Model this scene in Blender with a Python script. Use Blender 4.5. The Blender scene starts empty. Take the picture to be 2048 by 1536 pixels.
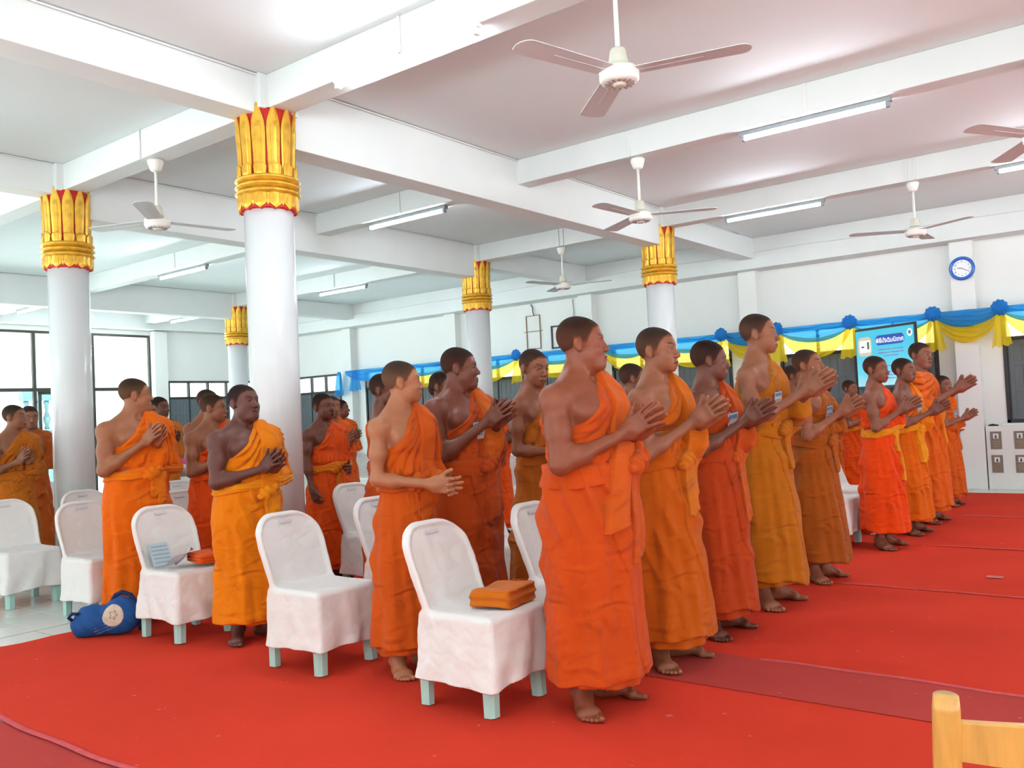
import bpy, bmesh, math, random, time
import numpy as np
from mathutils import Vector, Matrix
random.seed(7); np.random.seed(7)
SC = bpy.context.scene
COL = SC.collection

# ---------------------------------------------------------------- camera
CAM_H, F_PX = 1.30, 1748.0
YAW, PITCH, ROLL = math.radians(37.494), math.radians(1.916), math.radians(-2.715)
def cam_axes():
    cy, sy, cp, sp, cr, sr = math.cos(YAW), math.sin(YAW), math.cos(PITCH), math.sin(PITCH), math.cos(ROLL), math.sin(ROLL)
    fwd = Vector((-sy * cp, cy * cp, sp)); right = Vector((cy, sy, 0)); up = right.cross(fwd)
    return right * cr + up * sr, up * cr - right * sr, fwd
ax, ay, af = cam_axes()
cam_d = bpy.data.cameras.new('camera'); cam = bpy.data.objects.new('camera', cam_d); COL.objects.link(cam)
m = Matrix((ax, ay, -af)).transposed().to_4x4(); m.translation = Vector((0, 0, CAM_H)); cam.matrix_world = m
cam_d.sensor_fit = 'HORIZONTAL'; cam_d.sensor_width = 36.0; cam_d.lens = 36.0 * F_PX / 2048.0
cam_d.clip_start = 0.05; cam_d.clip_end = 200
SC.camera = cam

# ---------------------------------------------------------------- sky and exposure
world = bpy.data.worlds.new('sky'); SC.world = world; world.use_nodes = True
bg = world.node_tree.nodes['Background']; bg.inputs[0].default_value = (0.95, 0.985, 1.0, 1); bg.inputs[1].default_value = 2.3
sun_d = bpy.data.lights.new('sun', 'SUN'); sun = bpy.data.objects.new('sun', sun_d); COL.objects.link(sun)
sun_d.energy = 27.0; sun_d.angle = 0.03; sun_d.color = (1.0, 1.0, 0.98); sun.rotation_euler = (math.radians(9), math.radians(4), 0)   # near noon, over the roof
SC.view_settings.view_transform = 'Standard'; SC.view_settings.look = 'None'
SC.view_settings.gamma = 1.0; SC.view_settings.use_curve_mapping = False
SC.view_settings.exposure = 0.27
SC.cycles.max_bounces = 6; SC.cycles.diffuse_bounces = 3; SC.cycles.glossy_bounces = 2; SC.cycles.transmission_bounces = 4; SC.cycles.use_adaptive_sampling = True; SC.cycles.adaptive_threshold = 0.06; SC.cycles.adaptive_min_samples = 16; SC.cycles.transparent_max_bounces = 8
SC.cycles.sample_clamp_indirect = 8.0
SC.cycles.use_denoising = True

# ---------------------------------------------------------------- helpers: colour, materials
def lin(c):
    return tuple(((v / 255) / 12.92 if v / 255 <= 0.04045 else ((v / 255 + 0.055) / 1.055) ** 2.4) for v in c[:3])
def nn(nt, typ, **kw):
    n = nt.nodes.new(typ)
    for k, v in kw.items(): setattr(n, k, v)
    return n
MATS = {}
def mat(name, col=(200, 200, 200), rough=0.7, metal=0.0, noise=0.0, nscale=8.0, bump=0.0, bscale=60.0, objcol=False, spec=0.5, emit=None, sheen=0.0, coat=0.0, trans=0.0, attr=None, stretch=(1, 1, 1), subsurf=0.0):
    if name in MATS: return MATS[name]
    m = bpy.data.materials.new(name); m.use_nodes = True; nt = m.node_tree
    p = nt.nodes['Principled BSDF']; L = nt.links.new
    p.inputs['Roughness'].default_value = rough; p.inputs['Metallic'].default_value = metal
    p.inputs['Specular IOR Level'].default_value = spec
    p.inputs['Sheen Weight'].default_value = sheen; p.inputs['Coat Weight'].default_value = coat
    if subsurf:
        p.inputs['Subsurface Weight'].default_value = subsurf; p.inputs['Subsurface Scale'].default_value = 0.01
        p.inputs['Subsurface Radius'].default_value = (1.0, 0.35, 0.2)
    src = None
    if objcol:
        src = nn(nt, 'ShaderNodeObjectInfo').outputs['Color']
    if attr:
        a = nn(nt, 'ShaderNodeAttribute', attribute_name=attr)
        if src is None: src = a.outputs['Color']
        else:
            mx = nn(nt, 'ShaderNodeMix', data_type='RGBA', blend_type='MULTIPLY'); mx.inputs[0].default_value = 1
            L(src, mx.inputs[6]); L(a.outputs['Color'], mx.inputs[7]); src = mx.outputs[2]
    tc = nn(nt, 'ShaderNodeTexCoord'); mp = nn(nt, 'ShaderNodeMapping'); mp.inputs['Scale'].default_value = stretch
    L(tc.outputs['Object'], mp.inputs['Vector'])
    base = lin(col) + (1,)
    if noise > 0:
        nz = nn(nt, 'ShaderNodeTexNoise'); nz.inputs['Scale'].default_value = nscale; nz.inputs['Detail'].default_value = 5
        L(mp.outputs[0], nz.inputs['Vector'])
        mr = nn(nt, 'ShaderNodeMapRange'); mr.inputs['From Min'].default_value = 0.3; mr.inputs['From Max'].default_value = 0.7
        mr.inputs['To Min'].default_value = 1 - noise; mr.inputs['To Max'].default_value = 1 + noise * 0.6
        L(nz.outputs['Fac'], mr.inputs['Value'])
        mx = nn(nt, 'ShaderNodeMix', data_type='RGBA', blend_type='MULTIPLY'); mx.inputs[0].default_value = 1
        if src is not None: L(src, mx.inputs[6])
        else: mx.inputs[6].default_value = base
        L(mr.outputs[0], mx.inputs[7]); src = mx.outputs[2]
    if src is not None: L(src, p.inputs['Base Color'])
    else: p.inputs['Base Color'].default_value = base
    if bump > 0:
        nb = nn(nt, 'ShaderNodeTexNoise'); nb.inputs['Scale'].default_value = bscale; nb.inputs['Detail'].default_value = 4
        L(mp.outputs[0], nb.inputs['Vector'])
        b = nn(nt, 'ShaderNodeBump'); b.inputs['Strength'].default_value = bump; b.inputs['Distance'].default_value = 0.02
        L(nb.outputs['Fac'], b.inputs['Height']); L(b.outputs[0], p.inputs['Normal'])
    if emit is not None:
        p.inputs['Emission Color'].default_value = lin(emit[0]) + (1,); p.inputs['Emission Strength'].default_value = emit[1]
    if trans > 0:
        t = nn(nt, 'ShaderNodeBsdfTranslucent'); ms = nn(nt, 'ShaderNodeMixShader'); ms.inputs[0].default_value = trans
        if src is not None: L(src, t.inputs[0])
        else: t.inputs[0].default_value = base
        out = nt.nodes['Material Output']
        L(p.outputs[0], ms.inputs[1]); L(t.outputs[0], ms.inputs[2]); L(ms.outputs[0], out.inputs[0])
    MATS[name] = m
    return m

# ---------------------------------------------------------------- helpers: objects
def tag(o, label=None, cat=None, group=None, kind=None):
    if label: o['label'] = label
    if cat: o['category'] = cat
    if group: o['group'] = group
    if kind: o['kind'] = kind
    return o
def empty(name, loc=(0, 0, 0), rz=0.0, label=None, cat=None, group=None, scale=None):
    o = bpy.data.objects.new(name, None); COL.objects.link(o); o.location = loc; o.rotation_euler = (0, 0, rz)
    o.empty_display_size = 0.1
    if scale: o.scale = scale
    return tag(o, label, cat, group)
def link(name, me, material=None, parent=None, loc=None, rot=None, color=None):
    o = bpy.data.objects.new(name, me); COL.objects.link(o)
    if material is not None and len(me.materials) == 0: me.materials.append(material)
    if parent is not None: o.parent = parent
    if loc is not None: o.location = loc
    if rot is not None: o.rotation_euler = rot
    if color is not None: o.color = tuple(color[:3]) + (1,)
    return o
def copy_tree(o, parent=None):
    c = o.copy(); COL.objects.link(c); c.parent = parent
    for ch in list(o.children): copy_tree(ch, c)
    return c
class MB:
    """collects shapes into one mesh"""
    def __init__(s): s.v = []; s.f = []; s.sm = []
    def add(s, vs, fs, smooth=False):
        n = len(s.v); s.v.extend([tuple(p) for p in vs]); s.f.extend([tuple(i + n for i in f) for f in fs]); s.sm.extend([smooth] * len(fs)); return s
    def box(s, x0, x1, y0, y1, z0, z1, ch=0.0, M=None):
        if ch > 0:
            bm = bmesh.new(); bmesh.ops.create_cube(bm, size=1)
            for v in bm.verts: v.co = Vector(((x0 + x1) / 2 + v.co.x * (x1 - x0), (y0 + y1) / 2 + v.co.y * (y1 - y0), (z0 + z1) / 2 + v.co.z * (z1 - z0)))
            bmesh.ops.bevel(bm, geom=bm.edges[:], offset=ch, segments=2, profile=0.6, affect='EDGES')
            bm.verts.index_update()
            vs = [v.co.copy() for v in bm.verts]; fs = [[v.index for v in f.verts] for f in bm.faces]; bm.free()
        else:
            vs = [Vector((x, y, z)) for z in (z0, z1) for y in (y0, y1) for x in (x0, x1)]
            fs = [(0, 2, 3, 1), (4, 5, 7, 6), (0, 1, 5, 4), (2, 6, 7, 3), (0, 4, 6, 2), (1, 3, 7, 5)]
        if M is not None: vs = [M @ v for v in vs]
        return s.add(vs, fs)
    def lathe(s, prof, n=24, M=None, cap=True):
        vs = []; fs = []
        for r, z in prof:
            for k in range(n):
                a = 2 * math.pi * k / n; vs.append(Vector((r * math.cos(a), r * math.sin(a), z)))
        for i in range(len(prof) - 1):
            for k in range(n):
                k2 = (k + 1) % n; fs.append((i * n + k, i * n + k2, (i + 1) * n + k2, (i + 1) * n + k))
        if cap:
            fs.append(tuple(range(n - 1, -1, -1))); fs.append(tuple((len(prof) - 1) * n + k for k in range(n)))
        if M is not None: vs = [M @ v for v in vs]
        return s.add(vs, fs, True)
    def tube(s, pts, r, n=8, cap=True):
        pts = [Vector(p) for p in pts]; vs = []; fs = []; N = len(pts)
        rs = r if isinstance(r, (list, tuple)) else [r] * N
        up = Vector((0, 0, 1)); prev = None
        for i, p in enumerate(pts):
            t = (pts[min(i + 1, N - 1)] - pts[max(i - 1, 0)]).normalized()
            if prev is None: prev = t.orthogonal().normalized()
            a = (prev - t * prev.dot(t)).normalized(); b = t.cross(a); prev = a
            for k in range(n):
                g = 2 * math.pi * k / n; vs.append(p + a * (rs[i] * math.cos(g)) + b * (rs[i] * math.sin(g)))
        for i in range(N - 1):
            for k in range(n):
                k2 = (k + 1) % n; fs.append((i * n + k, i * n + k2, (i + 1) * n + k2, (i + 1) * n + k))
        if cap: fs.append(tuple(range(n - 1, -1, -1))); fs.append(tuple((N - 1) * n + k for k in range(n)))
        return s.add(vs, fs, True)
    def grid(s, fn, nu, nv, closed_u=False, smooth=True):
        vs = [fn(i / nu, j / nv) for j in range(nv + 1) for i in range(nu + (0 if closed_u else 1))]
        w = nu if closed_u else nu + 1; fs = []
        for j in range(nv):
            for i in range(nu):
                i2 = (i + 1) % w; fs.append((j * w + i, j * w + i2, (j + 1) * w + i2, (j + 1) * w + i))
        return s.add(vs, fs, smooth)
    def prism(s, outline, z0, z1, M=None):
        n = len(outline)
        vs = [Vector((x, y, z0)) for x, y in outline] + [Vector((x, y, z1)) for x, y in outline]
        fs = [tuple(range(n - 1, -1, -1)), tuple(range(n, 2 * n))] + [(k, (k + 1) % n, (k + 1) % n + n, k + n) for k in range(n)]
        if M is not None: vs = [M @ v for v in vs]
        return s.add(vs, fs)
    def mesh(s, name):
        me = bpy.data.meshes.new(name); me.from_pydata(s.v, [], s.f); me.polygons.foreach_set('use_smooth', s.sm); me.update(); return me
    def build(s, name, material, parent=None, loc=None, rot=None, color=None):
        return link(name, s.mesh(name), material, parent, loc, rot, color)
def npmesh(name, v, f, smooth=True, normals=None, attr=None):
    """fast mesh from numpy verts (N,3) and quads (M,4)"""
    me = bpy.data.meshes.new(name); k = f.shape[1]
    me.vertices.add(len(v)); me.vertices.foreach_set('co', np.ascontiguousarray(v, dtype=np.float32).ravel())
    me.loops.add(f.size); me.loops.foreach_set('vertex_index', np.ascontiguousarray(f, dtype=np.int32).ravel())
    me.polygons.add(len(f)); me.polygons.foreach_set('loop_start', np.arange(0, f.size, k, dtype=np.int32))
    me.polygons.foreach_set('use_smooth', np.full(len(f), smooth)); me.update(calc_edges=True)
    if attr is not None:
        a = me.attributes.new('tint', 'FLOAT_COLOR', 'POINT')
        c = np.ones((len(v), 4), np.float32); c[:, :3] = attr; a.data.foreach_set('color', c.ravel())
    if normals is not None and smooth:
        me.normals_split_custom_set_from_vertices(normals.astype(np.float32).tolist())
    return me
# ---------------------------------------------------------------- helpers: signed distance fields to meshes
def smin(a, b, k):
    h = np.clip(0.5 + 0.5 * (b - a) / k, 0, 1); return b + (a - b) * h - k * h * (1 - h)
def smax(a, b, k): return -smin(-a, -b, k)
def d_cone(p, a, b, ra, rb):
    a = np.asarray(a, np.float32); b = np.asarray(b, np.float32); ab = b - a
    h = np.clip(((p - a) @ ab) / float(ab @ ab), 0, 1)
    q = p - a - h[:, None] * ab
    return np.sqrt(np.einsum('ij,ij->i', q, q)) - (ra + (rb - ra) * h)
def d_ell(p, c, r):
    q = (p - np.asarray(c, np.float32)); r = np.asarray(r, np.float32)
    u = q / r; w = u / r; k0 = np.sqrt(np.einsum('ij,ij->i', u, u)); k1 = np.sqrt(np.einsum('ij,ij->i', w, w)) + 1e-9
    return k0 * (k0 - 1.0) / k1
def d_sph(p, c, r):
    q = p - np.asarray(c, np.float32); return np.sqrt(np.einsum('ij,ij->i', q, q)) - r
def d_box(p, c, h, r=0.0):
    q = np.abs(p - np.asarray(c, np.float32)) - (np.asarray(h, np.float32) - r)
    return np.sqrt((np.maximum(q, 0) ** 2).sum(1)) + np.minimum(q.max(1), 0) - r
def rotz(p, a):
    c, s = math.cos(a), math.sin(a); return np.stack([p[:, 0] * c + p[:, 1] * s, -p[:, 0] * s + p[:, 1] * c, p[:, 2]], 1)
def roty(p, a):   # positive a: nod up when x is forward
    c, s = math.cos(a), math.sin(a); return np.stack([p[:, 0] * c + p[:, 2] * s, p[:, 1], -p[:, 0] * s + p[:, 2] * c], 1)
def surface(fn, lo, hi, h, margin=0.03, B=4):
    """surface nets of fn over a box, evaluated only near the surface; vertices pulled onto the surface"""
    lo = np.asarray(lo, np.float32); n = np.maximum(np.ceil((np.asarray(hi) - lo) / (h * B)).astype(int), 1)
    N = n * B + 1
    bc = np.stack(np.meshgrid(*[np.arange(k) for k in n], indexing='ij'), -1).reshape(-1, 3)
    d = fn((lo + (bc + 0.5) * (B * h)).astype(np.float32))
    act = np.abs(d) < B * h * 0.87 * 1.25 + margin
    V = np.repeat(np.repeat(np.repeat(np.where(d > 0, 1.0, -1.0).reshape(n), B, 0), B, 1), B, 2).astype(np.float32)
    V = np.pad(V, ((0, 1), (0, 1), (0, 1)), mode='edge')
    off = np.stack(np.meshgrid(*[np.arange(B + 1)] * 3, indexing='ij'), -1).reshape(-1, 3)
    ids = (bc[act][:, None, :] * B + off[None]).reshape(-1, 3)
    flat = np.unique((ids[:, 0] * N[1] + ids[:, 1]) * N[2] + ids[:, 2])
    g = np.stack([flat // (N[1] * N[2]), (flat // N[2]) % N[1], flat % N[2]], 1)
    V.ravel()[flat] = fn((lo + g * h).astype(np.float32))
    S = V < 0
    cs = np.zeros(tuple(N - 1), np.int8)
    corners = [(i, j, k) for i in (0, 1) for j in (0, 1) for k in (0, 1)]
    for i, j, k in corners: cs += S[i:N[0] - 1 + i, j:N[1] - 1 + j, k:N[2] - 1 + k]
    cells = np.argwhere((cs > 0) & (cs < 8))
    if len(cells) == 0: return np.zeros((0, 3)), np.zeros((0, 4), int), np.zeros((0, 3))
    cv = {c: V[cells[:, 0] + c[0], cells[:, 1] + c[1], cells[:, 2] + c[2]] for c in corners}
    acc = np.zeros((len(cells), 3), np.float32); cnt = np.zeros(len(cells), np.float32)
    for c in corners:
        for ax_ in range(3):
            if c[ax_] == 0:
                e = list(c); e[ax_] = 1; e = tuple(e); a = cv[c]; b = cv[e]; mk = (a < 0) != (b < 0)
                t = np.where(mk, a / np.where(mk, a - b, 1), 0)
                pt = np.repeat(np.array(c, np.float32)[None], len(cells), 0); pt[:, ax_] = t
                acc[mk] += pt[mk]; cnt[mk] += 1
    verts = lo + (cells + acc / cnt[:, None]) * h
    idx = np.full(tuple(N - 1), -1, np.int64); idx[cells[:, 0], cells[:, 1], cells[:, 2]] = np.arange(len(cells))
    quads = []
    for ax_ in range(3):
        u, w = (ax_ + 1) % 3, (ax_ + 2) % 3
        sl0 = [slice(None)] * 3; sl1 = [slice(None)] * 3; sl0[ax_] = slice(0, -1); sl1[ax_] = slice(1, None)
        a = S[tuple(sl0)]; b = S[tuple(sl1)]; e = np.argwhere(a != b)
        e = e[(e[:, u] > 0) & (e[:, w] > 0) & (e[:, u] < N[u] - 1) & (e[:, w] < N[w] - 1)]
        if len(e) == 0: continue
        q = []
        for du, dw in ((0, 0), (1, 0), (1, 1), (0, 1)):
            c = e.copy(); c[:, u] -= du; c[:, w] -= dw; q.append(idx[c[:, 0], c[:, 1], c[:, 2]])
        q = np.stack(q, 1); flip = ~a[e[:, 0], e[:, 1], e[:, 2]]
        q[flip] = q[flip][:, ::-1]; quads.append(q)
    quads = np.concatenate(quads); quads = quads[(quads >= 0).all(1)]
    verts = verts.astype(np.float32); eps = h * 0.3
    for it in range(2):
        d0 = fn(verts); G = np.stack([fn(verts + np.eye(3, dtype=np.float32)[i] * eps) - d0 for i in range(3)], 1) / eps
        gl = np.sqrt((G * G).sum(1, keepdims=True)) + 1e-6
        if it == 0: verts = (verts - G / gl * np.clip(d0[:, None] / np.maximum(gl, 0.5), -h * 0.6, h * 0.6)).astype(np.float32)
    return verts, quads, G / gl
def join_np(parts):
    v = []; f = []; nrm = []; n = 0
    for a, b, c in parts:
        v.append(a); f.append(b + n); nrm.append(c); n += len(a)
    return np.concatenate(v), np.concatenate(f), np.concatenate(nrm)
def wob(p, s, seed=0):
    """cheap smooth noise in -1..1"""
    q = p * s; r = seed * 1.7
    return (np.sin(q[:, 0] * 1.0 + 1.3 * np.sin(q[:, 1] * 1.1 + r) + r) + np.sin(q[:, 1] * 1.2 + 1.1 * np.sin(q[:, 2] * 0.9 + 2 * r) + 2.1) + np.sin(q[:, 2] * 1.1 + 1.2 * np.sin(q[:, 0] * 1.3 - r) + 0.7 + r)) / 3
# ---------------------------------------------------------------- the hall
ZC = 3.78; XE = -17.4; YF = 13.15; YN = -3.2; XR = 5.2
COLX = (-5.18, -8.19, -14.1); YA = (0.97, 3.954, 6.94, 9.925)
PAINT = mat('wall_paint', (236, 238, 234), 0.55, noise=0.025, nscale=1.3, bump=0.03, bscale=30)
CEIL = mat('ceiling_paint', (230, 238, 238), 0.75, noise=0.02, nscale=0.8)
BEAM = mat('beam_paint', (226, 230, 228), 0.6, noise=0.03, nscale=2.0, bump=0.04, bscale=12)
BRONZE = mat('bronze_frame', (74, 72, 66), 0.4, 0.4)
DARKF = mat('dark_frame', (48, 47, 48), 0.5)
SHUT = mat('shutter_paint', (98, 107, 112), 0.6, noise=0.10, nscale=6, bump=0.05, bscale=40, stretch=(3, 3, 0.6))
def struct(mb, name, m_, parent=None):
    o = mb.build(name, m_, parent)
    if parent is None: o['kind'] = 'structure'
    return o
GLASS = bpy.data.materials.new('window_glass'); GLASS.use_nodes = True
_nt = GLASS.node_tree; _nt.nodes.remove(_nt.nodes['Principled BSDF'])
_t = nn(_nt, 'ShaderNodeBsdfTransparent'); _t.inputs[0].default_value = (0.93, 0.97, 0.96, 1); _g = nn(_nt, 'ShaderNodeBsdfGlossy'); _g.inputs['Roughness'].default_value = 0.05
_mx = nn(_nt, 'ShaderNodeMixShader'); _mx.inputs[0].default_value = 0.05
_nt.links.new(_t.outputs[0], _mx.inputs[1]); _nt.links.new(_g.outputs[0], _mx.inputs[2]); _nt.links.new(_mx.outputs[0], _nt.nodes['Material Output'].inputs[0])

# ---- floor: grout bed, single tiles where they can be told apart, plain tiling beyond
def tile_material():
    m_ = mat('floor_tiling', (226, 228, 222), 0.16, spec=0.5); nt = m_.node_tree; p = nt.nodes['Principled BSDF']
    tc = nn(nt, 'ShaderNodeTexCoord'); mp = nn(nt, 'ShaderNodeMapping'); mp.inputs['Location'].default_value = (6.46, -2.98, 0)
    b = nn(nt, 'ShaderNodeTexBrick'); b.offset = 0; b.squash = 1; b.inputs['Scale'].default_value = 1; b.inputs['Brick Width'].default_value = 0.3; b.inputs['Row Height'].default_value = 0.3
    b.inputs['Mortar Size'].default_value = 0.003; b.inputs['Color1'].default_value = lin((228, 230, 224)) + (1,); b.inputs['Color2'].default_value = lin((222, 225, 218)) + (1,); b.inputs['Mortar'].default_value = lin((168, 170, 166)) + (1,)
    nt.links.new(tc.outputs['Object'], mp.inputs[0]); nt.links.new(mp.outputs[0], b.inputs['Vector']); nt.links.new(b.outputs['Color'], p.inputs['Base Color'])
    return m_
FLOORT = tile_material()
floor = struct(MB().box(XE - 0.2, XR, YN - 0.2, YF + 0.2, -0.12, 0.0), 'floor', FLOORT)
TILE = mat('floor_tile', (228, 230, 224), 0.14, noise=0.03, nscale=3)
tme = MB().box(-0.1475, 0.1475, -0.1475, 0.1475, 0.0, 0.005, ch=0.0015).mesh('tile')
for i in range(-9, 4):
    for j in range(-4, 6):
        x, y = -6.46 + (i + 0.5) * 0.3, 2.98 + (j + 0.5) * 0.3
        if x + 0.15 < -5.97 and x > -9.1: link('tile', tme, TILE, floor, (x, y, 0.0))
for i in range(0, 9):
    link('tile', tme, TILE, floor, (-2.45 + i * 0.3, 12.78, 0.0))

# ---- carpets: strips laid side by side, worn seam strip, fraying edges
def carpet_mat(name, col, fade):
    m_ = mat(name, col, 0.95, spec=0.1, noise=0.07, nscale=1.4, bump=0.35, bscale=420); nt = m_.node_tree; p = nt.nodes['Principled BSDF']
    src = p.inputs['Base Color'].links[0].from_socket
    nz = nn(nt, 'ShaderNodeTexNoise'); nz.inputs['Scale'].default_value = 16; nz.inputs['Detail'].default_value = 2
    r = nn(nt, 'ShaderNodeMapRange'); r.inputs['From Min'].default_value = 0.735; r.inputs['From Max'].default_value = 0.755
    tc = nn(nt, 'ShaderNodeTexCoord'); nt.links.new(tc.outputs['Object'], nz.inputs['Vector']); nt.links.new(nz.outputs['Fac'], r.inputs['Value'])
    mx = nn(nt, 'ShaderNodeMix', data_type='RGBA'); nt.links.new(r.outputs[0], mx.inputs[0]); nt.links.new(src, mx.inputs[6]); mx.inputs[7].default_value = lin(fade) + (1,)
    nt.links.new(mx.outputs[2], p.inputs['Base Color'])
    return m_
RED = carpet_mat('red_carpet', (228, 66, 46), (225, 110, 100)); RED2 = carpet_mat('red_carpet_worn', (200, 74, 68), (215, 110, 105)); PINK = mat('carpet_seam', (214, 84, 90), 0.9, noise=0.15, nscale=25)
def carpet(y0, y1, label, z=0.008, m_=None, xl=-5.88, zb=0.0006):
    rnd = random.Random(int(y0 * 10)); n = 90
    def edge(y): return xl + 0.035 * math.sin(y * 5.1) + 0.02 * math.sin(y * 13 + 1) + (0.10 * (2.6 - y) if y < 2.6 else 0.0) * 0.6
    b = MB(); vs = []; fs = []; ny = 24; xs = [0, 0.01, 0.04, 0.1, 0.25, 0.5, 0.8, 1]
    for j in range(ny + 1):
        y = y0 + (y1 - y0) * j / ny; xe = edge(y)
        for k, u in enumerate(xs): vs.append((xe + (4.6 - xe) * u, y, z + 0.0015 * math.sin(y * 9 + k) * (k in (1, 2, 3)) + 0.0))
    w = len(xs)
    for j in range(ny):
        for k in range(w - 1): fs.append((j * w + k, j * w + k + 1, (j + 1) * w + k + 1, (j + 1) * w + k))
    n0 = len(vs); vs += [(v[0], v[1], zb) for v in vs]
    per = [k for k in range(w)] + [j * w + w - 1 for j in range(1, ny + 1)] + [ny * w + k for k in range(w - 2, -1, -1)] + [j * w for j in range(ny - 1, 0, -1)]
    for a in range(len(per)):
        i, j = per[a], per[(a + 1) % len(per)]; fs.append((j, i, i + n0, j + n0))
    b.add(vs, fs); return tag(b.build('carpet', m_ or RED), label, 'carpet', 'red carpet lengths laid across the hall')
carpet(-1.2, 1.74, 'red carpet length nearest the photographer, below the pink seam line', m_=RED2)
carpet(1.76, 4.19, 'wide red carpet length under the closest chair row ends', 0.010)
carpet(3.72, 4.22, 'narrow worn dull red carpet strip between two brighter lengths', 0.0145, RED2, -2.25, 0.0125)
carpet(4.20, 6.19, 'red carpet length beneath the tall monk', 0.010)
carpet(6.21, 8.02, 'red carpet length with a small pale patch on it', 0.008)
carpet(8.04, 10.05, 'red carpet length under the novice boys in the row', 0.010)
carpet(10.07, 12.45, 'farthest red carpet length before the plaque wall', 0.008)
def seam(y, x0, x1, w, label):
    b = MB(); b.grid(lambda u, v: (x0 + (x1 - x0) * u, y + w * (v - 0.5) + 0.012 * math.sin(u * 14) + 0.006 * math.sin(u * 41), 0.016 + 0.004 * math.sin(v * math.pi)), 60, 3)
    tag(b.build('seam_ridge', PINK), label, 'carpet seam', 'faded seams between carpet lengths')
seam(1.75, -5.3, -1.0, 0.030, 'faded pink seam curving at the lower left carpet edge')
seam(4.215, -1.75, 2.0, 0.035, 'raised pink seam along the worn carpet strip')
seam(6.20, -1.95, 2.0, 0.020, 'thin pale seam level with the brown robed monk')
seam(8.03, -1.7, 2.0, 0.022, 'pale carpet seam behind the small patch')
seam(10.06, -1.9, 2.0, 0.05, 'wide carpet seam near the far end of the row')
tag(MB().box(-1.16, -1.06, 6.78, 6.86, 0.0125, 0.0145, ch=0.0006).build('scrap', mat('pale_scrap', (216, 120, 118), 0.8)), 'small pale square scrap lying on the red carpet', 'scrap')

# ---- ceiling and beams
struct(MB().box(XE - 0.2, XR, YN - 0.2, YF + 0.2, ZC, ZC + 0.15), 'ceiling', CEIL)
for i, y in enumerate(YA + (-2.0,)):
    struct(MB().box(XE, XR, y - 0.1, y + 0.1, 3.54, ZC, ch=0.008), 'beam_cross_%d' % (i + 1), BEAM)
for i, x in enumerate(COLX):
    b = MB().box(x - 0.12, x + 0.12, 3.954, 9.925, 3.31, ZC, ch=0.008); b.box(x - 0.12, x + 0.12, YN, 3.954, 3.50, ZC, ch=0.008); b.box(x - 0.12, x + 0.12, 9.925, 12.8, 3.47, ZC, ch=0.008)
    for y in (3.954, 9.925): b.box(x - 0.17, x + 0.17, y - 0.17, y + 0.17, 3.53, ZC, ch=0.01)
    struct(b, 'beam_long_%d' % (i + 1), BEAM)
    cb = MB()
    cb.tube([(x + 0.135, 0.2 + 0.05 * k, ZC - 0.012) for k in range(0, 250, 10)], 0.008, 6); struct(cb, 'trim_%d' % (i + 1), BEAM)
struct(MB().box(0.83, 1.07, YN, 12.8, 3.31, ZC, ch=0.008), 'beam_long_4', BEAM)
# thin cable covers running up the beam sides to lamps and fans
cb = MB()
for x, y in ((-3.7, 3.85), (-2.22, 6.84), (-3.8, 6.84), (-2.18, 9.82), (-2.1, 9.82), (-6.7, 3.85), (-6.68, 6.84), (-6.62, 9.82), (-6.55, 9.82), (-11.1, 6.84), (-3.7, 9.82), (-11.2, 9.82)):
    cb.box(x - 0.009, x + 0.009, y - 0.010, y + 0.002, 3.545, 3.775)
struct(cb, 'trim_9', mat('cable_cover', (232, 231, 228), 0.5))

# ---- far wall (Y+) with pilasters, shuttered windows and transom lights
PIL = (-14.5, -11.45, -8.27, -5.28, -2.27, 0.75, 3.75)
b = MB()
b.box(XE - 0.2, XR, YF, YF + 0.2, 0, 0.86); b.box(XE - 0.2, XR, YF, YF + 0.2, 2.37, ZC)
bays = []; edges = (XE,) + PIL + (XR,)
for k in range(len(edges) - 1):
    a0 = edges[k] + (0.40 if k else 0.95); a1 = edges[k + 1] - (0.38 if k < len(edges) - 2 else 0.2); bays.append((a0, a1))
px = XE - 0.2
for a0, a1 in bays: b.box(px, a0, YF, YF + 0.2, 0.86, 2.37); px = a1
b.box(px, XR, YF, YF + 0.2, 0.86, 2.37)
struct(b, 'wall_far', PAINT)
for i, x in enumerate(PIL): struct(MB().box(x - 0.145, x + 0.145, 12.98, YF + 0.01, 0, 3.5, ch=0.006), 'pilaster_%d' % (i + 1), PAINT)
struct(MB().box(XE, XR, 12.76, YF + 0.01, 3.32, ZC, ch=0.006), 'beam_wall_far', BEAM)
struct(MB().tube([(-17.2 + 0.5 * k, 12.745, 3.56 + 0.012 * math.sin(k * 1.3)) for k in range(0, 42)], 0.007, 5), 'trim_10', mat('cable_cover'))
wn = 0
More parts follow.
